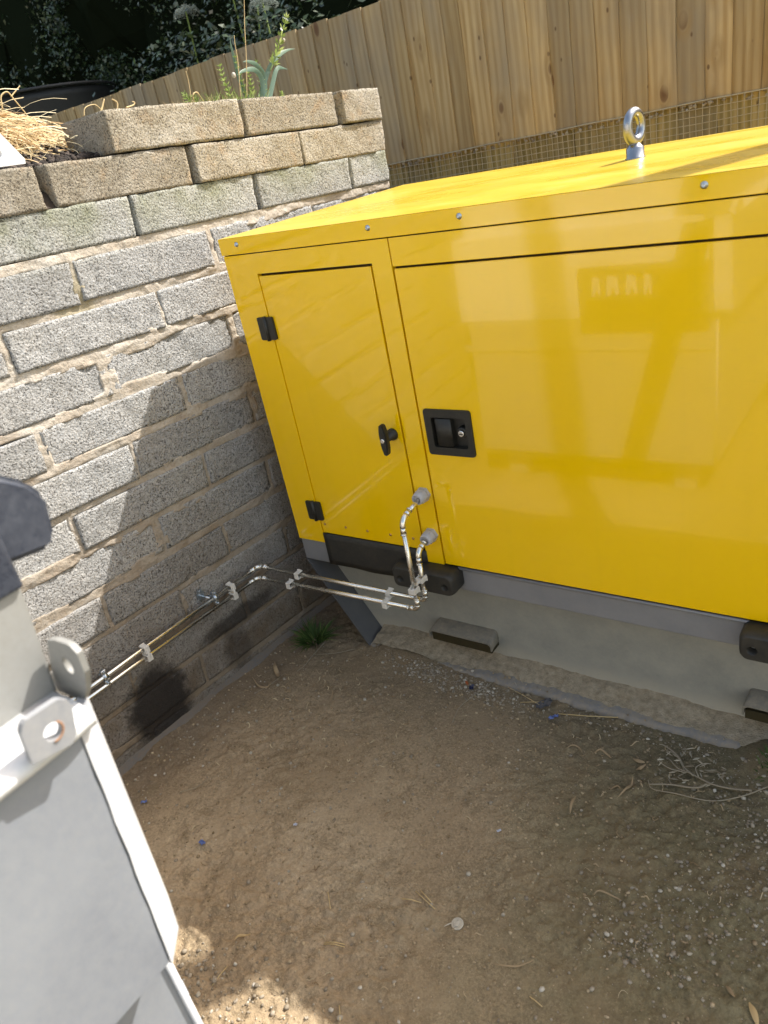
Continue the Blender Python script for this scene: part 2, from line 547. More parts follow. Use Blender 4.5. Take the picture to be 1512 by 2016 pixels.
# ---- ground
def make_dirt():
    m = Mat('dry_dirt', (0.2, 0.14, 0.08), 0.95, 0, 0.2)
    p = m.world_pos()
    n1 = m.noise(p, 2.2, 5, 0.6)
    n2 = m.noise(p, 26, 6, 0.7)
    n3 = m.noise(p, 210, 3, 0.6)
    c = m.ramp(n1, [(0.3, (0.30, 0.225, 0.14)), (0.5, (0.365, 0.28, 0.18)), (0.7, (0.42, 0.335, 0.225))])
    # light falloff painted to the right, darker and greener; reddish, darker near the wall
    x, y, z = m.sep(p)
    gr = m.node('ShaderNodeMapRange', interpolation_type='SMOOTHSTEP')
    gr.inputs['From Min'].default_value = -0.95; gr.inputs['From Max'].default_value = -0.35
    m.L(m.math('ADD', x, m.math('MULTIPLY', m.math('SUBTRACT', n1, 0.5), 0.9)), gr.inputs['Value'])
    c = m.mix(m.math('MULTIPLY', gr.outputs[0], 0.85), c, m.ramp(n2, [(0.35, (0.12, 0.105, 0.055)), (0.7, (0.215, 0.19, 0.11))]))
    br = m.node('ShaderNodeMapRange', interpolation_type='SMOOTHSTEP')
    br.inputs['From Min'].default_value = 1.0; br.inputs['From Max'].default_value = 1.6
    m.L(m.math('ADD', y, m.math('MULTIPLY', m.math('SUBTRACT', n1, 0.5), 0.5)), br.inputs['Value'])
    c = m.mix(m.math('MULTIPLY', br.outputs[0], 0.5), c, (0.11, 0.085, 0.052))
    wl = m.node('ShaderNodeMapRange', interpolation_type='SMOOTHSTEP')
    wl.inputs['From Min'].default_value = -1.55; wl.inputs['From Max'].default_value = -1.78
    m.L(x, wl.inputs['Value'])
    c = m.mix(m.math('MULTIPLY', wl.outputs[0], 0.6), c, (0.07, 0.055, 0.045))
    c = m.mix(m.ramp(n2, [(0.30, 0.25), (0.5, 0.0)]), c, (0.16, 0.115, 0.07))
    n4 = m.noise(p, 150, 5, 0.85)
    n5 = m.noise(p, 9, 5, 0.7, 1.4)
    patch = m.ramp(n5, [(0.38, 0.25), (0.62, 0.95)])
    c = m.mix(patch, c, m.mix(1.0, c, m.ramp(n4, [(0.36, 0.45), (0.5, 0.93), (0.64, 1.5)]), 'MULTIPLY'))
    c = m.mix(m.ramp(n5, [(0.50, 0.0), (0.66, 0.55)]), c, (0.20, 0.155, 0.095))
    c = m.mix(m.ramp(m.noise(p, 3.4, 4, 0.6), [(0.48, 0.0), (0.66, 0.45)]), c, (0.25, 0.18, 0.105))
    c = m.mix(m.ramp(n3, [(0.64, 0.0), (0.74, 0.4)]), c, (0.45, 0.38, 0.28))
    m.color(c)
    m.bump(m.math('ADD', m.math('ADD', m.math('MULTIPLY', n3, 0.4), m.math('MULTIPLY', n4, 0.35)), n2), 0.9, 0.006)
    return m.m
DIRT = make_dirt()
def simple_noise_mat(name, c0, c1, rough, scale, bump=0.4, dist=0.004, spec=0.3):
    m = Mat(name, c0, rough, 0, spec)
    p = m.world_pos()
    n = m.noise(p, scale, 5, 0.65)
    m.color(m.ramp(n, [(0.3, c0), (0.7, c1)]))
    m.bump(m.noise(p, scale * 4, 4), bump, dist)
    return m.m
SOIL = simple_noise_mat('dark_compost', (0.03, 0.022, 0.018), (0.08, 0.06, 0.045), 0.95, 30)
FIELD = simple_noise_mat('rough_grass_field', (0.03, 0.04, 0.015), (0.07, 0.085, 0.03), 0.95, 8)
YARD = simple_noise_mat('old_tarmac', (0.06, 0.06, 0.06), (0.11, 0.105, 0.10), 0.9, 12)
SAND = simple_noise_mat('grey_sand', (0.22, 0.18, 0.12), (0.40, 0.34, 0.25), 0.95, 60, 0.8)
def island_mat(name, stops, rough=0.8, spec=0.3, trans=0.0):
    m = Mat(name, stops[0][1], rough, 0, spec)
    g = m.node('ShaderNodeNewGeometry')
    c = m.ramp(g.outputs['Random Per Island'], stops)
    m.color(c)
    if trans:
        t = m.node('ShaderNodeBsdfTranslucent'); m.L(c, t.inputs[0])
        mx = m.node('ShaderNodeMixShader'); mx.inputs[0].default_value = trans
        m.L(m.b.outputs[0], mx.inputs[1]); m.L(t.outputs[0], mx.inputs[2])
        m.L(mx.outputs[0], m.nt.nodes['Material Output'].inputs[0])
    return m.m
STONE = island_mat('small_stones', [(0.0, (0.19, 0.155, 0.11)), (0.45, (0.29, 0.245, 0.185)), (0.85, (0.38, 0.34, 0.27)), (1.0, (0.52, 0.48, 0.41))])
CLOD = island_mat('dirt_clods', [(0.0, (0.22, 0.165, 0.10)), (0.6, (0.33, 0.255, 0.16)), (1.0, (0.44, 0.35, 0.23))], 0.95, 0.1)
SOILC = island_mat('compost_clods', [(0.0, (0.015, 0.012, 0.01)), (0.7, (0.05, 0.038, 0.03)), (1.0, (0.13, 0.10, 0.08))], 0.9, 0.3)
STRAW = island_mat('dry_straw', [(0.0, (0.40, 0.24, 0.10)), (0.5, (0.62, 0.47, 0.24)), (1.0, (0.78, 0.68, 0.45))], 0.6, 0.4, 0.2)
DRYL = island_mat('dry_leaf', [(0.0, (0.20, 0.13, 0.07)), (0.5, (0.36, 0.27, 0.16)), (1.0, (0.52, 0.43, 0.28))], 0.8, 0.3)
DRYW = island_mat('dry_weed_stem', [(0.0, (0.20, 0.16, 0.11)), (0.5, (0.30, 0.26, 0.19)), (1.0, (0.42, 0.38, 0.30))], 0.8, 0.2)
HEDL = island_mat('hedge_leaf', [(0.0, (0.010, 0.020, 0.008)), (0.5, (0.022, 0.042, 0.016)), (0.9, (0.045, 0.075, 0.025)), (1.0, (0.09, 0.12, 0.05))], 0.38, 0.6)
HEDK = Mat('hedge_depth', (0.008, 0.011, 0.006), 1.0, 0, 0.0).m
BARK = simple_noise_mat('hedge_bark', (0.05, 0.04, 0.03), (0.12, 0.10, 0.08), 0.9, 30)
GREEN = island_mat('weed_leaf', [(0.0, (0.14, 0.20, 0.04)), (0.6, (0.26, 0.34, 0.09)), (1.0, (0.42, 0.48, 0.18))], 0.6, 0.3, 0.35)
GRASS = island_mat('grass_blade', [(0.0, (0.03, 0.055, 0.012)), (0.6, (0.06, 0.11, 0.025)), (1.0, (0.12, 0.17, 0.05))], 0.6, 0.3, 0.2)
LEEK = island_mat('blue_green_strap_leaf', [(0.0, (0.10, 0.17, 0.12)), (1.0, (0.20, 0.29, 0.20))], 0.4, 0.5, 0.25)
UMBEL = island_mat('white_umbel', [(0.0, (0.16, 0.19, 0.16)), (1.0, (0.36, 0.40, 0.37))], 0.7, 0.3, 0.3)
BLUEP = simple_noise_mat('blue_film', (0.03, 0.06, 0.25), (0.20, 0.28, 0.55), 0.3, 80, 0.6, 0.003, 0.6)
PALEP = simple_noise_mat('crumpled_clear_film', (0.35, 0.38, 0.5), (0.7, 0.72, 0.8), 0.3, 90, 0.6, 0.003, 0.6)
REDP = Mat('red_yellow_scrap', (0.45, 0.12, 0.03), 0.5).m
CAPW = simple_noise_mat('dusty_white_plastic', (0.38, 0.34, 0.27), (0.58, 0.53, 0.44), 0.6, 60, 0.2)
TANK = make_paint('black_tank_plastic', (0.008, 0.009, 0.010), 0.5, (0.02, 0.022, 0.022), 0.4, 6)

def make_wood(name, c_dark, c_mid, c_light):
    m = Mat(name, c_mid, 0.75, 0, 0.25)
    info = m.node('ShaderNodeObjectInfo')
    p = m.obj_pos()
    cmb = m.node('ShaderNodeCombineXYZ')
    for i in range(3): m.L(m.math('MULTIPLY', info.outputs['Random'], (37.0, 11.0, 23.0)[i]), cmb.inputs[i])
    add = m.node('ShaderNodeVectorMath', operation='ADD'); m.L(p, add.inputs[0]); m.L(cmb.outputs[0], add.inputs[1])
    q = add.outputs[0]
    # knots: voronoi centres on a stretched lattice
    kd = m.voronoi(m.mapping(q, (7.0, 2.0, 2.6)), 1.0)
    kr = m.math('MULTIPLY', m.math('SUBTRACT', 0.30, kd, clamp=True), 3.2)
    # grain, bent around the knots
    gx = m.mapping(q, (60, 60, 2.2))
    n = m.noise(gx, 1.0, 4, 0.6, 0.6)
    bend = m.math('MULTIPLY', kr, 3.0)
    w = m.node('ShaderNodeTexWave', wave_type='BANDS', bands_direction='X')
    w.inputs['Scale'].default_value = 9.0; w.inputs['Distortion'].default_value = 6.0
    w.inputs['Detail'].default_value = 3; w.inputs['Detail Scale'].default_value = 0.7
    m.L(m.mapping(q, (1.0, 1.0, 0.10)), w.inputs['Vector'])
    m.L(bend, w.inputs['Phase Offset'])
    g = m.math('ADD', m.math('MULTIPLY', w.outputs['Fac'], 0.28), m.math('MULTIPLY', n, 0.75))
    c = m.ramp(g, [(0.28, c_dark), (0.52, c_mid), (0.78, c_light)])
    tone = m.ramp(info.outputs['Random'], [(0.0, 0.72), (1.0, 1.12)])
    c = m.mix(1.0, c, tone, 'MULTIPLY')
    st = m.noise(m.mapping(m.world_pos(), (2.2, 1, 0.8)), 1.6, 4, 0.6)
    c = m.mix(m.ramp(st, [(0.42, 0.0), (0.68, 0.6)]), c, (0.22, 0.20, 0.165))
    some = m.ramp(m.noise(m.mapping(q, (3.0, 1, 1.4)), 1.3, 1), [(0.30, 0.0), (0.36, 1.0)])
    kd2 = m.voronoi(m.mapping(q, (17.0, 2.0, 6.5)), 1.0)
    k2 = m.ramp(kd2, [(0.06, 1.0), (0.11, 0.0)])
    knot = m.math('MULTIPLY', some, m.ramp(kd, [(0.04, 1.0), (0.11, 0.8), (0.14, 0.0)]))
    c = m.mix(m.math('MULTIPLY', knot, 0.85), c, (0.11, 0.05, 0.022))
    c = m.mix(m.math('MULTIPLY', k2, 0.75), c, (0.10, 0.055, 0.03))
    ring = m.math('MULTIPLY', some, m.ramp(kd, [(0.11, 0.0), (0.17, 0.5), (0.30, 0.0)]))
    c = m.mix(ring, c, tuple(x * 0.8 for x in c_dark))
    m.color(c)
    m.bump(g, 0.25, 0.002)
    return m.m
WOOD = make_wood('fence_timber', (0.33, 0.225, 0.10), (0.41, 0.30, 0.15), (0.48, 0.37, 0.20))
WOODL = make_wood('lower_board_timber', (0.20, 0.165, 0.06), (0.32, 0.26, 0.11), (0.42, 0.34, 0.17))
POLEM = simple_noise_mat('pole_timber', (0.10, 0.07, 0.05), (0.2, 0.15, 0.1), 0.9, 20)

# ================================================================== GROUND
def axis_steps(lo, hi, fine, far_lo, far_hi):
    a = list(np.arange(lo, hi + fine * 0.5, fine))
    s = fine; x = lo; left = []
    while x > far_lo:
        s *= 1.35; x -= s; left.append(x)
    s = fine; x = a[-1]; right = []
    while x < far_hi:
        s *= 1.35; x += s; right.append(x)
    return np.array(left[::-1] + a + right)

def ground_h(x, y):
    near = np.clip((x + 2.1) / 0.1, 0, 1) * np.clip((1.8 - x) / 0.4, 0, 1) * np.clip((y + 1.0) / 0.4, 0, 1) * np.clip((3.0 - y) / 0.3, 0, 1)
    h = 0.010 * fbm(x * 2.2, y * 2.2, 0, 3, 3)
    rough = np.clip(0.55 + 0.9 * fbm(x * 3.1, y * 3.1, 2.0, 9, 2), 0.15, 1.4)
    h += 0.0050 * rough * fbm(x * 34, y * 34, 0, 5, 4, 0.65)
    cl = fbm(x * 75, y * 75, 0, 31, 2)
    h += 0.0055 * rough * np.clip(cl - 0.10, 0, 1)
    # soil heaped against the skid and over its right hand end, and against the wall
    h += 0.045 * np.exp(-((x + 0.20) / 0.085) ** 2) * np.exp(-((y - 1.50) / 0.09) ** 2)
    h += 0.022 * np.exp(-((x + 1.33) / 0.16) ** 2 - ((y - 1.52) / 0.06) ** 2)
    h += 0.02 * np.clip((-1.70 - x) / 0.1, 0, 1)
    return h * near - 0.004

xs = axis_steps(-1.95, 0.25, 0.0045, -60, 60)
ys = axis_steps(0.30, 1.75, 0.0045, -60, 60)
GX, GY = np.meshgrid(xs, ys, indexing='ij')
GZ = ground_h(GX, GY)
V = np.stack([GX.ravel(), GY.ravel(), GZ.ravel()], 1)
nx, ny = GX.shape
idx = np.arange(nx * ny).reshape(nx, ny)
Fq = np.stack([idx[:-1, :-1].ravel(), idx[1:, :-1].ravel(), idx[1:, 1:].ravel(), idx[:-1, 1:].ravel()], 1)
np_obj('ground', V, Fq, DIRT, None, True, kind='structure')

# concrete strip footing showing along the foot of the wall
bm = bmesh.new()
N = 60
rows = []
for i in range(N + 1):
    y = -0.5 + 3.0 * i / N
    w = 0.016 + 0.008 * math.sin(i * 1.3) + 0.008 * random.random()
    xw = -1.72 - (2.48 - y) * math.tan(math.radians(3.1))
    z0 = 0.016 + 0.006 * random.random()
    rows.append([bm.verts.new((xw - 0.1, y, z0)), bm.verts.new((xw + w * 0.8, y, z0)), bm.verts.new((xw + w, y, -0.06))])
for a, b in zip(rows[:-1], rows[1:]):
    for k in range(2):
        bm.faces.new((a[k], a[k + 1], b[k + 1], b[k]))
bm_obj('wall_footing', bm, make_paint('footing_concrete', (0.13, 0.125, 0.12), 0.9, (0.16, 0.12, 0.08), 0.9, 20), None, True, kind='structure')

# raised bed behind the wall and the field behind the fence
def grid_obj(name, x0, x1, y0, y1, n, m_, hf, mat, **k):
    X, Y = np.meshgrid(np.linspace(x0, x1, n), np.linspace(y0, y1, m_), indexing='ij')
    Z = hf(X, Y)
    idx = np.arange(n * m_).reshape(n, m_)
    F = np.stack([idx[:-1, :-1].ravel(), idx[1:, :-1].ravel(), idx[1:, 1:].ravel(), idx[:-1, 1:].ravel()], 1)
    return np_obj(name, np.stack([X.ravel(), Y.ravel(), Z.ravel()], 1), F, mat, None, True, **k)

def bed_h(X, Y):
    h = 1.555 + 0.02 * fbm(X * 5, Y * 5, 0, 44, 4)
    h += 0.19 * np.exp(-((X + 2.25) / 0.28) ** 2 - ((Y - 1.24) / 0.17) ** 2) * np.clip((-1.9 - X) / 0.12, 0, 1)
    h += 0.05 * np.clip((Y - 1.4) / 0.2, 0, 1) * np.clip((-1.95 - X) / 0.1, 0, 1)
    edge = np.clip((-1.80 - X) / 0.03, 0, 1)
    h = h * edge + 1.50 * (1 - edge)
    cut = np.clip((Y - 2.42) / 0.03, 0, 1) * np.clip((X + 3.2) / 0.05, 0, 1)
    return h * (1 - cut) + 0.2 * cut
grid_obj('raised_bed_soil', -7.5, -1.80, -1.0, 3.55, 240, 220, bed_h, SOIL, kind='structure')
grid_obj('field_ground', -60, 60, 3.72, 60, 60, 40, lambda X, Y: 1.50 + 0.05 * fbm(X, Y, 0, 71, 3), FIELD, kind='structure')

# ================================================================== BLOCK WALL
WA = math.radians(3.1)
TILT = math.radians(-1.7)
wall = empty('block_wall', (-1.72, 2.478, 1.5), (TILT, 0, -WA),
             label='weathered grey block retaining wall with thick sandy mortar joints beside the yellow enclosure', cat='wall')
Lb = [0.163, 0.060, -0.041, -0.141, -0.266, -0.386, -0.511, -0.630, -0.755, -0.873, -0.993, -1.117, -1.237, -1.357, -1.477, -1.60]
def block_mesh(L, H, Dp, seed, rough=0.0022, chip=0.012):
    """a block lying flat: local x 0 = face, -x into the wall, y 0..L, z 0..H"""
    ny_, nz_, nx_ = max(6, int(L / 0.010)), 12, 5
    r = np.random.default_rng(seed)
    ys_ = np.linspace(0, L, ny_ + 1); zs_ = np.linspace(0, H, nz_ + 1); xs_ = np.linspace(0, -Dp, nx_ + 1)
    bm = bmesh.new()
    cache = {}
    def vert(x, y, z):
        key = (round(x, 5), round(y, 5), round(z, 5))
        if key in cache: return cache[key]
        # edge wear: pull corners in unevenly
        dx = min(-x, Dp + x); dy = min(y, L - y); dz = min(z, H - z)
        n = float(vnoise(y * 22 + seed * 3.1, z * 22 + x * 22, seed * 1.7, 5))
        n2 = float(vnoise(y * 60 + seed, z * 60 + x * 60, seed * 0.7, 8))
        wob = rough * (n + 0.7 * n2)
        e = chip * (0.35 + 0.65 * max(0, n)) 
        px, py, pz = x, y, z
        on = (dx < 1e-6) + (dy < 1e-6) + (dz < 1e-6)
        if on >= 2:
            k = e * 0.45 * (1 + (0.8 if n2 > 0.35 else 0) + (0.5 if on == 3 else 0))
            if dx < 1e-6: px += -k if x > -Dp / 2 else k
            if dy < 1e-6: py += k if y < L / 2 else -k
            if dz < 1e-6: pz += k if z < H / 2 else -k
        else:
            if dx < 1e-6: px += wob
            if dy < 1e-6: py += wob
            if dz < 1e-6: pz += wob * 0.6
        v = bm.verts.new((px, py, pz)); cache[key] = v
        return v
    def quad(a, b, c, d):
        f = bm.faces.new((a, b, c, d)); f.smooth = True
    for i in range(ny_):
        for j in range(nz_):
            for x in (0, -Dp):
                if x != 0 and not (i % 6 == 0): pass
                quad(vert(x, ys_[i], zs_[j]), vert(x, ys_[i + 1], zs_[j]), vert(x, ys_[i + 1], zs_[j + 1]), vert(x, ys_[i], zs_[j + 1]))
        for j in range(nx_):
            for z in (0, H):
                quad(vert(xs_[j], ys_[i], z), vert(xs_[j], ys_[i + 1], z), vert(xs_[j + 1], ys_[i + 1], z), vert(xs_[j + 1], ys_[i], z))
    for i in range(nx_):
        for j in range(nz_):
            for y in (0, L):
                quad(vert(xs_[i], y, zs_[j]), vert(xs_[i + 1], y, zs_[j]), vert(xs_[i + 1], y, zs_[j + 1]), vert(xs_[i], y, zs_[j + 1]))
    bmesh.ops.recalc_face_normals(bm, faces=bm.faces)
    me = D.meshes.new('block')
    bm.to_mesh(me); bm.free()
    return me

full_meshes = [block_mesh(0.440, 0.100, 0.205, 11 + i) for i in range(8)]
half_meshes = [block_mesh(0.205, 0.100, 0.205, 51 + i) for i in range(3)]
for me in full_meshes + half_meshes: me.materials.append(BLK_G)

odd = [-0.214, -0.663, -1.115, -1.567, -2.017, -2.467, -2.917, -3.367]
even = [0.0, -0.435, -0.882, -1.332, -1.782, -2.232, -2.682, -3.132]
joints = []      # for the mortar sheet: (course, y_joint, ztop, zbot, half width)
rb = random.Random(5)
for c in range(3, 16):
    zb = Lb[c]
    ends = (([0.0] + odd) if c % 2 == 1 else even)
    for i in range(len(ends) - 1):
        hi, lo = ends[i], ends[i + 1]
        j0, j1 = rb.uniform(0.002, 0.010), rb.uniform(0.002, 0.010)
        L = hi - lo - j0 - j1
        full = L > 0.3
        me = rb.choice(full_meshes if full else half_meshes)
        o = link('block', me, None, wall)
        o.location = (rb.uniform(-0.003, 0.003), lo + j1, zb + rb.uniform(-0.002, 0.002))
        o.scale = (1, L / (0.44 if full else 0.205), rb.uniform(0.98, 1.03) if c != 3 else 1.0)
        o.rotation_euler = (rb.uniform(-0.006, 0.006), 0, rb.uniform(-0.004, 0.004))
        joints.append((c, lo, zb, zb + 0.102, 0.5 * (j0 + j1) + 0.002))

# mortar: one relief sheet that fills the joints and smears over the block edges here and there
ym = np.arange(-3.0, 0.003, 0.0055); zm = np.arange(-1.56, -0.140, 0.0045)
MY, MZ = np.meshgrid(ym, zm, indexing='ij')
dist = np.full(MY.shape, 1.0)
for c in range(4, 16):
    mid_top = Lb[c - 1]; mid_bot = Lb[c] + 0.102       # the bed joint between course c-1 and c
    d = np.maximum(np.maximum(MZ - mid_top, mid_bot - MZ), 0)
    dist = np.minimum(dist, d)
for (c, yj, z0, z1, hw) in joints:
    d = np.hypot(np.maximum(np.abs(MY - yj) - hw, 0), np.maximum(np.maximum(z0 - MZ, MZ - z1), 0))
    dist = np.minimum(dist, d)
nn = fbm(MY * 9, MZ * 22, 0, 61, 4, 0.6)
nf = fbm(MY * 45, MZ * 60, 0, 77, 3, 0.6)
smear = np.clip((fbm(MY * 4.5, MZ * 7, 0, 91, 3) + 0.40) * 0.014, 0.0015, 0.017)
inside = 1 - np.clip((dist - smear) / 0.006, 0, 1)
MX = -0.030 + inside * (0.0285 + 0.0028 * nn + 0.0014 * nf)
Vm = np.stack([MX.ravel(), MY.ravel(), MZ.ravel()], 1)
a, b = MY.shape
idx = np.arange(a * b).reshape(a, b)
Fm = np.stack([idx[:-1, :-1].ravel(), idx[1:, :-1].ravel(), idx[1:, 1:].ravel(), idx[:-1, 1:].ravel()], 1)
np_obj('mortar', Vm, Fm, MORT, wall, True)
box('mortar_core', -0.185, -0.034, -3.0, -0.012, -1.56, -0.150, MORT, wall)

# the two dry-laid courses on top: every block can be lifted off
wm = Matrix.Translation(Vector((-1.72, 2.478, 1.5))) @ Euler((TILT, 0, -WA)).to_matrix().to_4x4()
def loose(lo, hi, zb, label, dx=0.0, rz=0.0, seed=0, mat=BLK_Y, rx=0.0):
    me = block_mesh(hi - lo, 0.098, 0.212, 200 + seed, 0.0022, 0.015)
    me.materials.append(mat)
    o = link('concrete_block', me, None, None, label=label, cat='concrete block', group='loose blocks laid dry on top of the wall')
    o.matrix_world = wm @ Matrix.Translation((dx, lo, zb)) @ Euler((rx, 0, rz)).to_matrix().to_4x4()
z1, z2 = 0.062, -0.041
loose(-0.205, 0.000, z1, 'stubby half block ending the topmost course beside the fence', 0.012, 0.01, 1)
loose(-0.645, -0.232, z1, 'middle yellowish block of the topmost course with the strap leaved plant behind it', 0.000, 0.0, 2)
loose(-1.118, -0.668, z1, 'topmost course block whose bare grey end face shows beside the straw', 0.004, -0.012, 3)
loose(-0.432, -0.003, z2, 'second course block under the stubby half block at the fence end', 0.004, 0.0, 4)
loose(-0.870, -0.437, z2, 'second course block with rusty brown stain at its right end', 0.006, 0.004, 5)
loose(-1.318, -0.893, z2, 'chipped second course block directly beneath the exposed grey block end', -0.002, -0.008, 6)
loose(-1.778, -1.347, z2, 'second course block below the white steel plate with the hole', 0.008, 0.012, 7)
loose(-2.228, -1.790, z2, 'second course block at the near end of the wall, mostly outside the photo', 0.0, 0.0, 8)
loose(-2.678, -2.240, z2, 'second course block furthest from the fence, behind the white skip', 0.0, 0.0, 9)

# ================================================================== GENERATOR ENCLOSURE
Y0 = 1.505
X0, X1 = -1.638, 0.60
YB = 2.435
gen = empty('generator_enclosure', ((X0 + X1) / 2, (Y0 + YB) / 2, 0),
            label='glossy yellow steel generator enclosure on a dusty grey skid base', cat='generator')
gi = Matrix.Translation(gen.location).inverted()
def G(o):      # parent to the generator while keeping world coordinates
    o.parent = gen
    o.matrix_parent_inverse = gi
    return o
def Z(z): return z + 1.5

bm = bmesh.new()
add_box(bm, X0 + 0.004, X1 - 0.004, Y0 + 0.016, YB - 0.002, Z(-1.10), Z(-0.166))
G(bm_obj('canopy_core', bm, INSIDE))
# side and back skins
G(box('side_panel', X0, X0 + 0.003, Y0 + 0.003, YB, Z(-1.104), Z(-0.168), YEL, None, 0.0008))
G(box('side_panel', X1 - 0.003, X1, Y0 + 0.003, YB, Z(-1.104), Z(-0.168), YEL, None, 0.0008))
G(box('back_panel', X0 + 0.004, X1 - 0.004, YB, YB + 0.003, Z(-1.104), Z(-0.168), YEL, None, 0.0008))
# lid: shallow tray with a folded front lip, fractionally proud of the doors
bm = bmesh.new()
x0, x1, yf, yb, zt, zl = X0 - 0.003, X1 + 0.003, Y0 - 0.003, YB + 0.004, Z(-0.160), Z(-0.2035)
nX, nY = 40, 16
gx = np.linspace(x0, x1, nX + 1); gy = np.linspace(yf, yb, nY + 1)
top = [[None] * (nY + 1) for _ in range(nX + 1)]
for i in range(nX + 1):
    for j in range(nY + 1):
        u, v = i / nX, j / nY
        sag = 0.004 * math.sin(math.pi * u) * math.sin(math.pi * v)
        top[i][j] = bm.verts.new((gx[i], gy[j], zt + sag))
for i in range(nX):
    for j in range(nY):
        f = bm.faces.new((top[i][j], top[i + 1][j], top[i + 1][j + 1], top[i][j + 1])); f.smooth = True
G(bm_obj('roof_panel', bm, ROOF))
bm = bmesh.new()
add_box(bm, x0, x1, yf, yf + 0.0025, zl, zt - 0.0006, 0.0008, 1)
add_box(bm, x0, x0 + 0.0025, yf + 0.003, yb - 0.003, zl, zt - 0.0006, 0.0006, 1)
add_box(bm, x1 - 0.0025, x1, yf + 0.003, yb - 0.003, zl, zt - 0.0006, 0.0006, 1)
add_box(bm, x0, x1, yb - 0.0025, yb, zl, zt - 0.0006, 0.0006, 1)
G(bm_obj('roof_lip', bm, YEL))

def frame_ring(bm, ox0, ox1, oz0, oz1, ix0, ix1, iz0, iz1, ya, yb_):
    outer = [(ox0, oz0), (ox1, oz0), (ox1, oz1), (ox0, oz1)]
    inner = [(ix0, iz0), (ix1, iz0), (ix1, iz1), (ix0, iz1)]
    rows = []
    for y in (ya, yb_):
        rows.append(([bm.verts.new((x, y, z)) for x, z in outer], [bm.verts.new((x, y, z)) for x, z in inner]))
    for k in range(4):
        j = (k + 1) % 4
        for (o, i) in rows: bm.faces.new((o[k], o[j], i[j], i[k]))
        bm.faces.new((rows[0][0][k], rows[1][0][k], rows[1][0][j], rows[0][0][j]))
        bm.faces.new((rows[0][1][k], rows[1][1][k], rows[1][1][j], rows[0][1][j]))
# end frame: two posts and a head round the access door (its foot is open)
bm = bmesh.new()
dX0, dX1, dZ1, dZ0 = -1.525, -1.1465, Z(-0.2665), Z(-1.064)
pts = [(X0, Z(-1.104)), (X0, Z(-0.2065)), (-1.0825, Z(-0.2065)), (-1.0825, Z(-1.100)), (dX1 + 0.0075, Z(-1.100)),
       (dX1 + 0.0075, dZ1 + 0.007), (dX0 - 0.002, dZ1 + 0.007), (dX0 - 0.002, Z(-1.104))]
def quad_strip(bm, quads, ya, yb_):
    cache = {}
    def vt(x, z, y):
        k = (round(x, 5), round(z, 5), y)
        if k not in cache: cache[k] = bm.verts.new((x, y, z))
        return cache[k]
    cnt = {}
    for q in quads:
        for k in range(4):
            e = frozenset((q[k], q[(k + 1) % 4])); cnt[e] = cnt.get(e, 0) + 1
    for q in quads:
        for y in (ya, yb_): bm.faces.new([vt(x, z, y) for x, z in q])
        for k in range(4):
            a, b = q[k], q[(k + 1) % 4]
            if cnt[frozenset((a, b))] == 1:
                bm.faces.new((vt(*a, ya), vt(*b, ya), vt(*b, yb_), vt(*a, yb_)))
xa_, xb_, xc_, xd_ = X0, dX0 - 0.002, dX1 + 0.0075, -1.0825
zt_, zh_, zf_ = Z(-0.2065), dZ1 + 0.007, Z(-1.102)
quad_strip(bm, [((xa_, zh_), (xb_, zh_), (xb_, zt_), (xa_, zt_)), ((xb_, zh_), (xc_, zh_), (xc_, zt_), (xb_, zt_)), ((xc_, zh_), (xd_, zh_), (xd_, zt_), (xc_, zt_)),
                ((xa_, zf_), (xb_, zf_), (xb_, zh_), (xa_, zh_)), ((xc_, zf_), (xd_, zf_), (xd_, zh_), (xc_, zh_))], Y0, Y0 + 0.016)
G(bm_obj('end_frame', bm, YEL))
# access door, set a little deep
door = bm = bmesh.new()
add_box(bm, dX0, dX1, Y0 + 0.0015, Y0 + 0.013, dZ0, dZ1, 0.0018, 2)
door = G(bm_obj('access_door', bm, YEL))
# header over the main door and the main door itself
G(box('header_panel', -1.0795, X1, Y0, Y0 + 0.014, Z(-0.2715), Z(-0.2065), YEL, None, 0.0012))
G(box('end_post', 0.352, X1, Y0, Y0 + 0.014, Z(-1.100), Z(-0.2735), YEL, None, 0.0012))
lx0, lx1, lz0, lz1 = -1.0635, -0.9245, Z(-0.753), Z(-0.627)
ha, hb_, hc, hd = lx0 + 0.015, lx1 - 0.012, lz0 + 0.016, lz1 - 0.016
da, db, dc, dd = -1.0775, 0.348, Z(-1.0985), Z(-0.277)
bm = bmesh.new()
quad_strip(bm, [((da, dc), (ha, dc), (ha, hc), (da, hc)), ((ha, dc), (hb_, dc), (hb_, hc), (ha, hc)), ((hb_, dc), (db, dc), (db, hc), (hb_, hc)),
                ((da, hc), (ha, hc), (ha, hd), (da, hd)), ((hb_, hc), (db, hc), (db, hd), (hb_, hd)),
                ((da, hd), (ha, hd), (ha, dd), (da, dd)), ((ha, hd), (hb_, hd), (hb_, dd), (ha, dd)), ((hb_, hd), (db, hd), (db, dd), (hb_, dd))], Y0 - 0.0005, Y0 + 0.012)
bmesh.ops.recalc_face_normals(bm, faces=bm.faces)
bmesh.ops.bevel(bm, geom=[e for e in bm.edges if len(e.link_faces) == 2 and e.calc_face_angle(0) > 1.2], offset=0.0018, segments=2, affect='EDGES')
mdoor = G(bm_obj('main_door', bm, YEL))

def P2(o, parent):       # sub-part of a generator part, world coordinates kept
    o.parent = parent
    o.matrix_parent_inverse = Matrix.Translation(parent.location).inverted()
    return o

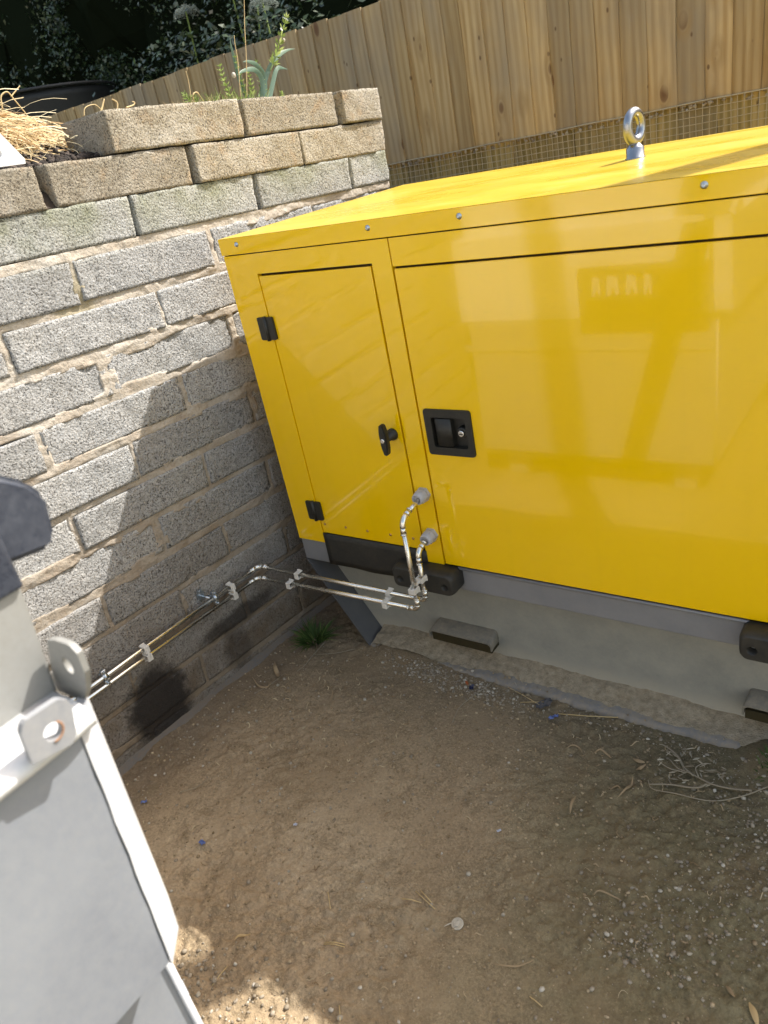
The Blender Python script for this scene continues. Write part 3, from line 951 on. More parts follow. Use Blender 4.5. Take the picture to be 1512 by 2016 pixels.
# hinges
for (hx, hz) in ((-1.5385, -0.408), (-1.5355, -0.985)):
    bm = bmesh.new()
    for s in (-1, 1):
        prism(bm, round_poly(hx + (0.002 if s > 0 else -0.029), hx + (0.029 if s > 0 else -0.002), Z(hz) - 0.032, Z(hz) + 0.032, 0.004, 2), (Y0 - 0.006, Y0 + 0.001), 'y')
    tube_mesh(bm, [(hx, Y0 - 0.006, Z(hz) - 0.034), (hx, Y0 - 0.006, Z(hz) + 0.034)], 0.0058, 10)
    P2(bm_obj('hinge', bm, BLACK), door)

# T-handle on the access door
th = G(lathe('turn_handle', [(0.017, 0.0), (0.017, 0.006), (0.012, 0.010), (0.011, 0.032)], BLACK, None, (-1.176, Y0 + 0.001, Z(-0.706)), FRONT, 20))
th.parent = door
bm = bmesh.new()
pl = [(-0.006, -0.044), (0.006, -0.044), (0.011, -0.02), (0.0115, 0.02), (0.006, 0.044), (-0.006, 0.044), (-0.0115, 0.02), (-0.011, -0.02)]
prism(bm, pl, (Y0 - 0.048, Y0 - 0.030), 'y')
bmesh.ops.bevel(bm, geom=list(bm.edges), offset=0.003, segments=2, affect='EDGES')
for v in bm.verts: v.co.x += -1.176; v.co.z += Z(-0.706)
P2(bm_obj('handle_bar', bm, BLACK), door)
o = lathe('key_barrel', [(0.0065, 0), (0.0065, 0.003), (0.005, 0.0035)], LOCK, None, (-1.176, Y0 - 0.0475, Z(-0.706)), FRONT, 16)
P2(o, door)

# recessed paddle latch on the main door
lx0, lx1, lz0, lz1 = -1.0635, -0.9245, Z(-0.753), Z(-0.627)
bm = bmesh.new()
ix0, ix1, iz0, iz1 = lx0 + 0.021, lx1 - 0.018, lz0 + 0.022, lz1 - 0.022
out = round_poly(lx0, lx1, lz0, lz1, 0.008, 3)
inn = round_poly(ix0, ix1, iz0, iz1, 0.006, 3)
yo = Y0 - 0.0055
A = [bm.verts.new((a, Y0 - 0.0004, b)) for a, b in out]
B = [bm.verts.new((a * 1.0 + (0.001 if a < -0.99 else -0.001), yo, b)) for a, b in out]
C_ = [bm.verts.new((a, yo, b)) for a, b in inn]
E_ = [bm.verts.new((a, Y0 + 0.0145, b)) for a, b in inn]
n = len(out)
for k in range(n):
    j = (k + 1) % n
    bm.faces.new((A[k], A[j], B[j], B[k])); bm.faces.new((B[k], B[j], C_[j], C_[k])); bm.faces.new((C_[k], C_[j], E_[j], E_[k]))
bm.faces.new(E_)
latch = bm_obj('paddle_latch', bm, BLACK); P2(latch, mdoor)
bm = bmesh.new()
prof = []
for k in range(9):
    t = k / 8
    prof.append((ix0 + 0.004 + t * 0.053, Y0 - 0.002 - 0.004 * math.sin(t * math.pi * 0.9) + (0.008 if k == 0 else 0)))
lo = [bm.verts.new((x, y, iz0 + 0.003)) for x, y in prof]; hi = [bm.verts.new((x, y, iz1 - 0.003)) for x, y in prof]
lo2 = [bm.verts.new((x, Y0 + 0.0142, iz0 + 0.003)) for x, y in prof]; hi2 = [bm.verts.new((x, Y0 + 0.0142, iz1 - 0.003)) for x, y in prof]
for k in range(8):
    f = bm.faces.new((lo[k], lo[k + 1], hi[k + 1], hi[k])); f.smooth = True
    bm.faces.new((hi[k], hi[k + 1], hi2[k + 1], hi2[k])); bm.faces.new((lo[k], lo[k + 1], lo2[k + 1], lo2[k]))
bm.faces.new((lo[8], hi[8], hi2[8], lo2[8])); bm.faces.new((lo[0], hi[0], hi2[0], lo2[0]))
P2(bm_obj('paddle', bm, BLACK), mdoor)
# boss with key barrel at the right of the recess
o = lathe('lock_boss', [(0.017, 0.0), (0.015, 0.012), (0.013, 0.015), (0.0125, 0.015)], BLACK, None, (-0.9585, Y0 + 0.0142, Z(-0.690)), FRONT, 20); P2(o, mdoor)
o = lathe('key_barrel', [(0.0085, 0.0), (0.0085, 0.003), (0.007, 0.0038)], LOCK, None, (-0.9585, Y0 - 0.002, Z(-0.690)), FRONT, 18); P2(o, mdoor)
bm = bmesh.new(); add_box(bm, -0.9635, -0.9535, Y0 - 0.0066, Y0 - 0.0058, Z(-0.6915), Z(-0.6895)); P2(bm_obj('key_slot', bm, INSIDE), mdoor)

# lip bolts: washer + domed head with a hex socket
for bx in (-1.573, -1.129, -0.881, -0.379, 0.12, 0.5):
    bm = bmesh.new()
    lathe_mesh(bm, [(0.0068, 0), (0.0068, 0.0012), (0.0052, 0.0014), (0.0050, 0.0035), (0.0034, 0.0052), (0.0022, 0.0054), (0.0020, 0.0032)], seg=14, M=FRONT)
    for v in bm.verts: v.co += Vector((bx, Y0 - 0.003, Z(-0.178)))
    G(bm_obj('bolt', bm, ZINC))
# rivets above the rubber flap
for rx in (-1.510, -1.426, -1.342, -1.257, -1.176):
    o = lathe('rivet', [(0.0046, 0), (0.0040, 0.0014), (0.0020, 0.0026), (0.0008, 0.0028)], BRASS, None, (rx, Y0 + 0.0015, Z(-1.032)), FRONT, 12)
    P2(o, door)
# black rubber flap hanging under the access door, over the cable entry
bm = bmesh.new()
fx = np.linspace(-1.526, -1.137, 20); fz = np.linspace(Z(-1.0655), Z(-1.178), 6)
vv = [[bm.verts.new((x, Y0 - 0.0022 - 0.0012 * math.sin(i * 0.9) * (j / 5) - 0.002 * (j / 5), z + (0.0012 * math.sin(i * 0.55) if j == 5 else 0))) for j, z in enumerate(fz)] for i, x in enumerate(fx)]
for i in range(19):
    for j in range(5):
        f = bm.faces.new((vv[i][j], vv[i + 1][j], vv[i + 1][j + 1], vv[i][j + 1])); f.smooth = True
ext = bmesh.ops.extrude_face_region(bm, geom=list(bm.faces))
for v in [g for g in ext['geom'] if isinstance(g, bmesh.types.BMVert)]: v.co.y += 0.004
G(bm_obj('rubber_flap', bm, BLACKR))

# ---- skid base
G(box('base_rail', X0, X1, Y0 + 0.0060, Y0 + 0.060, Z(-1.183), Z(-1.1065), BAND, None, 0.003))
bm = bmesh.new()
tube_mesh(bm, [(-1.137, Y0 + 0.003, Z(-1.1075)), (X1, Y0 + 0.003, Z(-1.1075))], 0.0045, 8)
G(bm_obj('rail_lip', bm, BAND))
bm = bmesh.new()
prism(bm, [(-1.440, 0.001), (X1 - 0.05, 0.001), (X1 - 0.05, Z(-1.186)), (-1.628, Z(-1.186))], (Y0 + 0.090, Y0 + 0.096), 'y')
G(bm_obj('skid_web', bm, WEB))
bm = bmesh.new()      # slanted end plate, seen from its inner side
slant = lambda z: -1.637 + (z - Z(-1.186)) / (0.004 - Z(-1.186)) * (-1.450 + 1.637)
A0 = [(slant(Z(-1.184)), Z(-1.184)), (slant(-0.02), -0.02), (slant(-0.02) + 0.006, -0.02), (slant(Z(-1.184)) + 0.006, Z(-1.184))]
prism(bm, A0, (Y0 + 0.004, YB), 'y')
G(bm_obj('skid_end_plate', bm, ENDP))
# bottom flange, dirty, with a rounded front edge and a worn right end
bm = bmesh.new()
prof = [(0.002, -0.02), (-0.002, -0.004), (0.002, 0.006), (0.012, 0.010), (0.088, 0.012)]
xsf = np.linspace(-1.452, -0.288, 260)
rows = []
for i, x in enumerate(xsf):
    e = min(1.0, (xsf[-1] - x) / 0.02)
    e = math.sqrt(max(0, 1 - (1 - e) ** 2)) if e < 1 else 1
    wv = 0.0035 * float(fbm(i * 0.21, 3.3, 0, 5, 4, 0.7))
    rows.append([bm.verts.new((x, Y0 + dy * e + (1 - e) * 0.05 + wv, dz * (0.5 + 0.5 * e) + 0.0015 * float(fbm(i * 0.3, dy * 60, 0, 6, 3)))) for dy, dz in prof])
for a_, b_ in zip(rows[:-1], rows[1:]):
    for k in range(len(prof) - 1):
        f = bm.faces.new((a_[k], b_[k], b_[k + 1], a_[k + 1])); f.smooth = True
G(bm_obj('skid_flange', bm, FLNG))
G(box('skid_flange', -0.288, X1 - 0.05, Y0 + 0.02, Y0 + 0.088, -0.03, 0.004, FLNG, None, 0.002))
# back runner
G(box('back_rail', X0 + 0.1, X1 - 0.1, YB - 0.05, YB, 0.0, Z(-1.10), WEB, None, 0.002))

# forklift pocket hoods on the web
def pocket(xa, xb, zt_, zb_):
    bm = bmesh.new()
    ya, yb2 = Y0 + 0.034, Y0 + 0.0905
    o_ = []
    r = 0.012
    for k in range(5):
        a = math.radians(90 + 90 * k / 4); o_.append((xa + r + r * math.cos(a), zt_ - r + r * math.sin(a)))
    o_ = [(xb, zb_)] + [(xb - r + r * math.cos(math.radians(t)), zt_ - r + r * math.sin(math.radians(t))) for t in (0, 22, 45, 67, 90)] + o_ + [(xa, zb_)]
    i_ = []
    cx_, cz_ = (xa + xb) / 2, zb_
    for (a, b) in o_:
        i_.append((a + (0.0045 if a < cx_ else -0.0045), b - (0.0045 if b > zb_ + 0.001 else 0)))
    F0 = [bm.verts.new((a, ya + (0.012 if b > zb_ + 0.02 else 0.0) * 0, b)) for a, b in o_]
    F1 = [bm.verts.new((a, ya, b)) for a, b in i_]
    # hood slopes up towards the web
    B0 = [bm.verts.new((a + (0.006 if a < cx_ else -0.006), yb2, b + 0.012)) for a, b in o_]
    B1 = [bm.verts.new((a, yb2, b)) for a, b in i_]
    n = len(o_)
    for k in range(n - 1):
        bm.faces.new((F0[k], F0[k + 1], F1[k + 1], F1[k]))
        f = bm.faces.new((F0[k], B0[k], B0[k + 1], F0[k + 1])); f.smooth = True
        bm.faces.new((F1[k], F1[k + 1], B1[k + 1], B1[k]))
    return G(bm_obj('forklift_pocket', bm, POCK))
pocket(-1.212, -0.990, Z(-1.386), Z(-1.414))
pocket(-0.300, -0.080, Z(-1.380), Z(-1.412))
for xa, xb in ((-1.205, -0.996), (-0.294, -0.086)):
    G(box('pocket_opening', xa, xb, Y0 + 0.042, Y0 + 0.0895, Z(-1.4275), Z(-1.400), INSIDE))

# black moulded lashing lugs on the rail, each with a hole
def lug(xc, zc, w=0.115):
    bm = bmesh.new()
    x0_, x1_ = xc - w, xc + w
    z0_, z1_ = zc - 0.034, zc + 0.034
    yA, yB_ = Y0 + 0.008, Y0 - 0.055
    base = round_poly(x0_, x1_, z0_, z1_, 0.018, 4)
    mid = round_poly(x0_, x1_, z0_, z1_, 0.018, 4)
    frt = round_poly(x0_ + 0.008, x1_ - 0.008, z0_ + 0.003, z1_ - 0.006, 0.014, 4)
    rings = [[bm.verts.new((a, y, b)) for a, b in pg] for pg, y in ((base, yA), (mid, yB_ + 0.016), (round_poly(x0_ + 0.003, x1_ - 0.003, z0_ + 0.001, z1_ - 0.003, 0.017, 4), yB_ + 0.005), (frt, yB_))]
    n = len(base)
    for r0, r1 in zip(rings[:-1], rings[1:]):
        for k in range(n):
            f = bm.faces.new((r0[k], r0[(k + 1) % n], r1[(k + 1) % n], r1[k])); f.smooth = True
    bm.faces.new(rings[0][::-1]) if False else None
    # front face with a hole: ring of quads to a circle, then a tapered socket
    holes = ((xc + w * 0.72, zc - 0.006), (xc - w * 0.72, zc - 0.006))
    return bm, rings, holes, (yB_, yA)
def lug_build(xc, zc):
    w = 0.105
    bm, rings, holes, (yF, yBk) = lug(xc, zc, w)
    bm.faces.new(rings[-1])
    bm.faces.new(rings[0][::-1])
    o = bm_obj('lashing_lug', bm, BLACKR)
    bmc = bmesh.new()
    for hx, hz in holes:
        lathe_mesh(bmc, [(0.0115, -0.02), (0.0115, 0.09)], seg=20, M=FRONT)
        for v in bmc.verts:
            if not v.tag: v.co += Vector((hx, Y0 + 0.004, hz)); v.tag = True
    bmesh.ops.recalc_face_normals(bmc, faces=bmc.faces)
    mc = D.meshes.new('cut'); bmc.to_mesh(mc); bmc.free()
    oc = D.objects.new('cut', mc); COL.objects.link(oc)
    md = o.modifiers.new('b', 'BOOLEAN'); md.object = oc; md.operation = 'DIFFERENCE'; md.solver = 'EXACT'
    dg = bpy.context.evaluated_depsgraph_get()
    nm = D.meshes.new_from_object(o.evaluated_get(dg))
    o.modifiers.clear(); o.data = nm
    D.objects.remove(oc, do_unlink=True)
    G(o)
    for hx, hz in holes:
        c = lathe('hole_sleeve', [(0.0100, 0.0), (0.0100, 0.034), (0.0060, 0.036), (0.0060, 0.026)], GREYP, None, (hx, Y0 + 0.003, hz), FRONT, 18)
        P2(c, o)
    return o
lug_build(-1.133, Z(-1.136))
lug_build(-0.190, Z(-1.136))

# lifting eye
ex, ey = -0.664, 2.0
eye = G(lathe('lifting_eye', [(0.024, 0.0), (0.024, 0.003), (0.021, 0.004), (0.021, 0.024), (0.017, 0.028), (0.012, 0.034), (0.009, 0.040)], DZINC, None, (ex, ey, Z(-0.157)), None, 26))
bm = bmesh.new()
R1, r1 = 0.0315, 0.0105
az = math.radians(76)
ux = Vector((math.cos(az), math.sin(az), 0)); uz = Vector((0, 0, 1)); un = ux.cross(uz)
cen = Vector((ex, ey, Z(-0.157) + 0.071))
rings = []
for i in range(36):
    a = 2 * math.pi * i / 36
    c = cen + (ux * math.cos(a) * 0.92 + uz * math.sin(a)) * R1
    rd = (ux * math.cos(a) + uz * math.sin(a)).normalized()
    rr = r1 * (1 + 0.18 * max(0, -math.sin(a)))
    rings.append([bm.verts.new(c + (rd * math.cos(b) + un * math.sin(b)) * rr) for b in [2 * math.pi * k / 14 for k in range(14)]])
for i in range(36):
    for k in range(14):
        f = bm.faces.new((rings[i][k], rings[(i + 1) % 36][k], rings[(i + 1) % 36][(k + 1) % 14], rings[i][(k + 1) % 14])); f.smooth = True
P2(bm_obj('eye_ring', bm, DZINC), eye)

# cable glands
def gland(x, z):
    o = lathe('cable_gland', [(0.0215, 0.0), (0.0215, 0.008), (0.0215, 0.0085)], NYLON, None, (x, Y0, z), FRONT, 6)
    for p in o.data.polygons: p.use_smooth = False
    G(o)
    c = lathe('gland_nut', [(0.019, 0.0), (0.0185, 0.006), (0.0185, 0.018), (0.0155, 0.030), (0.0125, 0.031), (0.0118, 0.024)], NYLON, None, (x, Y0 - 0.0085, z), FRONT, 24)
    P2(c, o)
    bm = bmesh.new(); lathe_mesh(bm, [(0.0200, 0.0), (0.0200, 0.013)], seg=6, M=FRONT)
    for v in bm.verts: v.co += Vector((x, Y0 - 0.011, z))
    P2(bm_obj('gland_hex', bm, NYLON), o)
gland(-1.108, Z(-0.878))
gland(-1.107, Z(-1.006))

# ================================================================== PIPES
RP = 0.0068
def arc(p0, p1, p2, r, n=8):
    """fillet points between p0->p1->p2"""
    p0, p1, p2 = Vector(p0), Vector(p1), Vector(p2)
    a = (p0 - p1).normalized(); b = (p2 - p1).normalized()
    ang = a.angle(b)
    d = r / math.tan(ang / 2)
    A = p1 + a * d; B = p1 + b * d
    c = p1 + (a + b).normalized() * (r / math.sin(ang / 2))
    va, vb = A - c, B - c
    out = []
    tot = va.angle(vb)
    ax = va.cross(vb).normalized()
    for k in range(n + 1):
        out.append(c + Matrix.Rotation(tot * k / n, 3, ax) @ va)
    return out
def pipe_thing(label, corners, rads):
    o = empty('conduit_pipe', corners[0], label=label, cat='pipe', group='plated pipes from the generator to the wall')
    inv = Matrix.Translation(Vector(corners[0])).inverted()
    def PP(c): c.parent = o; c.matrix_parent_inverse = inv; return c
    cur = Vector(corners[0])
    for i in range(1, len(corners) - 1):
        pts = arc(corners[i - 1], corners[i], corners[i + 1], rads[i - 1])
        PP(tube('straight_tube', [cur, pts[0]], RP, CHROME, seg=16))
        bm = bmesh.new()
        tube_mesh(bm, pts, RP * 1.22, 16)
        # beaded sockets at both mouths of the elbow
        for (q, nx_) in ((pts[0], (pts[0] - pts[1]).normalized()), (pts[-1], (pts[-1] - pts[-2]).normalized())):
            s = q + nx_ * 0.018
            tube_mesh(bm, [q - nx_ * 0.002, s], RP * 1.20, 16)
            tube_mesh(bm, [s - nx_ * 0.001, s + nx_ * 0.001, s + nx_ * 0.003, s + nx_ * 0.004], [RP * 1.2, RP * 1.36, RP * 1.36, RP * 1.12], 16)
        PP(bm_obj('elbow', bm, CHROME))
        cur = pts[-1]
    PP(tube('straight_tube', [cur, Vector(corners[-1])], RP, CHROME, seg=16))
    return o
def wallpt(y, off, z): 
    x = -1.72 - (2.48 - y) * math.tan(WA) + off
    return (x, y, Z(z))
p1 = [(-1.108, Y0 - 0.012, Z(-0.878)), (-1.108, 1.385, Z(-0.897)), (-1.106, 1.378, Z(-1.176)), (wallpt(1.384, 0.027, 0)[0], 1.384, Z(-1.203)), wallpt(0.30, 0.030, -1.200)]
p2 = [(-1.107, Y0 - 0.012, Z(-1.006)), (-1.107, 1.425, Z(-1.018)), (-1.104, 1.418, Z(-1.172)), (wallpt(1.400, 0.027, 0)[0], 1.400, Z(-1.168)), wallpt(0.30, 0.030, -1.180)]
pipe_thing('long plated pipe curving out of the upper gland and running lowest along the wall', p1, [0.028, 0.014, 0.018])
pipe_thing('shorter plated pipe curving out of the lower gland and running highest along the wall', p2, [0.022, 0.014, 0.018])

# white pipe clips
def clip_piece(bm, c, ax, up, out, w=0.016, r=0.011):
    """U-shaped saddle clip round a pipe at c whose axis is ax"""
    c, ax, up, out = Vector(c), Vector(ax).normalized(), Vector(up).normalized(), Vector(out).normalized()
    def B(a0, a1, b0, b1):
        vs = []
        for s in (-w / 2, w / 2):
            for a in (a0, a1):
                for b in (b0, b1):
                    vs.append(bm.verts.new(c + ax * s + up * a + out * b))
        for f in [(0, 1, 3, 2), (4, 6, 7, 5), (0, 4, 5, 1), (2, 3, 7, 6), (0, 2, 6, 4), (1, 5, 7, 3)]:
            bm.faces.new([vs[i] for i in f])
    B(RP, RP + 0.004, -0.013, 0.010)
    B(-RP - 0.004, -RP, -0.013, 0.010)
    B(-RP - 0.004, RP + 0.004, -0.017, -0.013)
    B(RP + 0.004, RP + 0.008, 0.002, 0.006)
    B(-RP - 0.008, -RP - 0.004, 0.002, 0.006)
def clip(label, cs, ax, up, out):
    bm = bmesh.new()
    for c in cs: clip_piece(bm, c, ax, up, out)
    if len(cs) == 2:      # web joining the two saddles
        a, b = Vector(cs[0]), Vector(cs[1]); o_ = Vector(out).normalized()
        tube_mesh(bm, [a - o_ * 0.0148, b - o_ * 0.0148], 0.0042, 6)
    bmesh.ops.bevel(bm, geom=[e for e in bm.edges if e.calc_length() > 0.003], offset=0.0007, segments=1, affect='EDGES')
    return bm_obj('pipe_clip', bm, CLIP, None, label=label, cat='pipe clip', group='white plastic pipe clips')
def lerp(a, b, t): return tuple(a[i] + (b[i] - a[i]) * t for i in range(3))
def at_y(a, b, y): return lerp(a, b, (y - a[1]) / (b[1] - a[1]))
def at_x(a, b, x): return lerp(a, b, (x - a[0]) / (b[0] - a[0]))
wd = (math.sin(WA), math.cos(WA), 0)
clip('white double clip on the wall pipes nearest their bend', [at_y(p1[3], p1[4], 1.27), at_y(p2[3], p2[4], 1.27)], wd, (0, 0, 1), (-1, 0, 0))
clip('white double clip on the wall pipes nearer the white skip', [at_y(p1[3], p1[4], 0.93), at_y(p2[3], p2[4], 0.93)], wd, (0, 0, 1), (-1, 0, 0))
cz = Z(-1.112)
clip('white double clip joining the two upright pipes under the glands', [(-1.106, 1.379, cz), (-1.105, 1.420, cz + 0.012)], (0, 0, 1), (1, 0, 0), (0, 1, 0))
h1 = p1[2], p1[3]; h2 = p2[2], p2[3]
clip('white single clip on the lower crossing pipe near the wall', [at_x(*h1, -1.60)], (1, 0, 0), (0, 0, 1), (0, 1, 0))
clip('white single clip on the upper crossing pipe near the wall', [at_x(*h2, -1.575)], (1, 0, 0), (0, 0, 1), (0, 1, 0))
clip('white single clip on the lower crossing pipe near the upright pipes', [at_x(*h1, -1.215)], (1, 0, 0), (0, 0, 1), (0, 1, 0))
clip('white single clip on the upper crossing pipe near the upright pipes', [at_x(*h2, -1.225)], (1, 0, 0), (0, 0, 1), (0, 1, 0))

# zinc wall brackets (split band with screws)
def wall_bracket(y, label, extra=False):
    c = Vector(at_y(p2[3], p2[4], y))
    wx = wallpt(y, 0, 0)[0]
    o = empty('pipe_bracket', (wx, y, c.z), label=label, cat='pipe bracket', group='zinc pipe brackets on the wall')
    inv = Matrix.Translation(Vector((wx, y, c.z))).inverted()
    bm = bmesh.new()
    lathe_mesh(bm, [(0.0098, -0.007), (0.0120, -0.007), (0.0120, 0.007), (0.0098, 0.007)], seg=20, M=Matrix(((1, 0, 0), (0, 0, 1), (0, -1, 0))))
    for v in bm.verts: v.co += c
    for s in (-1, 1):
        add_box(bm, c.x - 0.006, c.x + 0.006, y - 0.007, y + 0.007, c.z + s * 0.017 - 0.006, c.z + s * 0.017 + 0.006, 0.001, 1)
    b = bm_obj('split_band', bm, ZINC); b.parent = o; b.matrix_parent_inverse = inv
    for s in (-1, 1):
        bm = bmesh.new()
        tube_mesh(bm, [(c.x + 0.005, y, c.z + s * 0.019), (c.x + 0.013, y, c.z + s * 0.019)], 0.0036, 8)
        b = bm_obj('screw', bm, ZINC); b.parent = o; b.matrix_parent_inverse = inv
    bm = bmesh.new()
    tube_mesh(bm, [(wx - 0.01, y, c.z), (c.x - 0.01, y, c.z)], 0.004, 8)
    b = bm_obj('stud', bm, ZINC); b.parent = o; b.matrix_parent_inverse = inv
    return o
wall_bracket(1.205, 'zinc split bracket holding the top pipe between the two wall clips')
wall_bracket(0.795, 'zinc split bracket holding the top pipe nearest the white skip')
# spare bracket backplate screwed to the wall, with its stud sticking out
bx_ = wallpt(1.175, 0.004, 0)[0]
o = empty('bracket_backplate', (bx_, 1.175, Z(-1.148)), label='empty zinc bracket backplate with a stud sticking out above the top pipe', cat='bracket')
inv = Matrix.Translation(o.location).inverted()
bm = bmesh.new(); prism(bm, round_poly(1.163, 1.187, Z(-1.165), Z(-1.128), 0.010, 4), (bx_ - 0.002, bx_ + 0.003), 'x')
b = bm_obj('backplate', bm, ZINC); b.parent = o; b.matrix_parent_inverse = inv
bm = bmesh.new(); tube_mesh(bm, [(bx_, 1.176, Z(-1.150)), (bx_ + 0.034, 1.182, Z(-1.156))], 0.0035, 8)
tube_mesh(bm, [(bx_ + 0.002, 1.175, Z(-1.132)), (bx_ + 0.008, 1.175, Z(-1.132))], 0.005, 8)
b = bm_obj('stud', bm, ZINC); b.parent = o; b.matrix_parent_inverse = inv

# ================================================================== WHITE SKIP (steel container at the left)
SX, SY = -0.613, 0.235       # plane of the long side, inner edge of the corner strip
skip = empty('steel_skip', (-1.1, -0.3, 0), label='white painted steel skip with hinge lugs and a black rubber end cap', cat='skip')
si = Matrix.Translation(skip.location).inverted()
def S(o, par=None):
    o.parent = par or skip
    if par is None: o.matrix_parent_inverse = si
    return o
yN = -1.3
xL = -1.69
# lapped side sheet
bm = bmesh.new()
ed = [(0.2290 - 0.0190 * (t / 12) + 0.0007 * math.sin(t * 2.3) + 0.0005 * math.sin(t * 5.1), -0.436 - 0.321 * t / 12) for t in range(13)]
prism(bm, [(yN, Z(-0.757))] + [(a, Z(b)) for a, b in reversed(ed)] + [(yN, Z(-0.436))], (-0.640, SX), 'x')
S(bm_obj('side_sheet', bm, SIDEP))
# body behind it
S(box('skip_body', xL, -0.642, yN + 0.01, 0.228, Z(-0.758), Z(-0.424), WHITEP, None, 0.002, 1))
# chamfered corner strip, standing slightly proud, cut off at a slant at its foot
bm = bmesh.new()
segs = 14
L1, R1_, Bk = [], [], []
for k in range(segs + 1):
    t = k / segs
    zt_ = Z(-0.424) * (1 - t) + Z(-0.735) * t
    zi_ = Z(-0.430) * (1 - t) + Z(-0.762) * t
    wob = 0.0004 * math.sin(k * 2.1) + 0.0004 * math.sin(k * 4.7)
    yi = 0.231 - 0.019 * t
    yo_ = 0.250 - 0.013 * t
    xo = -0.6115
    L1.append(bm.verts.new((xo, yi + wob, zi_)))
    R1_.append(bm.verts.new((xo - 0.006, yo_, zt_)))
    Bk.append((bm.verts.new((xo - 0.05, yo_ + 0.022, zt_)), bm.verts.new((xo - 0.014, yi + wob, zi_))))
for k in range(segs):
    bm.faces.new((L1[k], L1[k + 1], R1_[k + 1], R1_[k]))
    bm.faces.new((R1_[k], R1_[k + 1], Bk[k + 1][0], Bk[k][0]))
    bm.faces.new((L1[k], Bk[k][1], Bk[k + 1][1], L1[k + 1]))
bm.faces.new((L1[0], R1_[0], Bk[0][0], Bk[0][1]))
bm.faces.new((L1[-1], Bk[-1][1], Bk[-1][0], R1_[-1]))
S(bm_obj('corner_strip', bm, STRIPP))
# ledge (rolled rim) and rim corner
bm = bmesh.new()
prof = [(-0.672, -0.424), (-0.668, -0.416), (-0.628, -0.415), (-0.607, -0.419), (-0.6015, -0.426), (-0.602, -0.434), (-0.614, -0.437)]
rows = [[bm.verts.new((x, y, Z(z))) for x, z in prof] for y in (yN, 0.226)]
rows.append([bm.verts.new((x - 0.004, 0.246, Z(z) - 0.002)) for x, z in prof])
for a_, b_ in zip(rows[:-1], rows[1:]):
    for k in range(len(prof) - 1):
        f = bm.faces.new((a_[k], b_[k], b_[k + 1], a_[k + 1])); f.smooth = True
S(bm_obj('rim_ledge', bm, WHITEP))
# lower, set back section
S(box('lower_sheet', xL + 0.03, -0.660, yN + 0.02, 0.224, Z(-1.345), Z(-0.759), SIDEP, None, 0.002, 1))
bm = bmesh.new()
tube_mesh(bm, [(-0.659, 0.224, Z(-0.775)), (-0.659, 0.226, Z(-1.34))], 0.005, 8)
S(bm_obj('lower_corner_bead', bm, STRIPP))
for (fx_, fy_) in ((-0.80, 0.10), (-1.55, 0.10), (-0.80, -1.1), (-1.55, -1.1)):
    S(box('leg', fx_ - 0.04, fx_ + 0.04, fy_ - 0.04, fy_ + 0.04, 0.0, Z(-1.346), GREYP, None, 0.003))
# end face details facing the generator: dark sign with pale lettering, grey stripe
sg = S(box('end_sign', -1.150, -0.682, 0.2285, 0.2440, Z(-0.795), Z(-0.565), SIGND, None, 0.001, 1))
def mark(pts_):
    bm = bmesh.new(); prism(bm, pts_, (0.2443, 0.2452), 'y'); S(bm_obj('letter', bm, WHITEP), sg)
for lx_, w_ in ((-1.100, 0.035), (-1.045, 0.050), (-0.972, 0.045), (-0.905, 0.03)):
    mark([(lx_, Z(-0.672)), (lx_ + w_ * 0.3, Z(-0.672)), (lx_ + w_ * 0.55, Z(-0.64)), (lx_ + w_ * 0.8, Z(-0.672)), (lx_ + w_, Z(-0.665)), (lx_ + w_ * 0.9, Z(-0.604)), (lx_ + w_ * 0.15, Z(-0.598))])
S(box('end_stripe', xL, -0.66, 0.2262, 0.2312, Z(-0.885), Z(-0.858), GREYP, None, 0.001, 1))
# slanted shadow band on the skip's end face, built as a dark strip
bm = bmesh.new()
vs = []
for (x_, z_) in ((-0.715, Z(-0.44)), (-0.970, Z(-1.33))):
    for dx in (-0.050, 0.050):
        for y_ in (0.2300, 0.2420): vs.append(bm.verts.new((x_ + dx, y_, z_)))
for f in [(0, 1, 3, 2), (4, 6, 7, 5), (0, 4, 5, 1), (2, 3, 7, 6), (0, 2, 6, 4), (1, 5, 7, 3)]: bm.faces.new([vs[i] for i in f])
S(bm_obj('end_shadow_band', bm, SIGND))
# upper set-back panel rising to the cap
bm = bmesh.new()
q = [(0.250, -0.424), (0.262, -0.30), (0.20, -0.23), (yN, -0.23), (yN, -0.424)]
prism(bm, [(a, Z(b)) for a, b in q], (-0.690, -0.668), 'x')
bmesh.ops.bevel(bm, geom=list(bm.edges), offset=0.004, segments=3, affect='EDGES')
S(bm_obj('upper_sheet', bm, UPPERP))
bm = bmesh.new(); prism(bm, [(-1.66, Z(-0.424)), (-0.69, Z(-0.424)), (-0.70, Z(-0.24)), (-1.66, Z(-0.24))], (0.150, 0.165), 'y')
S(bm_obj('inner_end_sheet', bm, WHITEP))
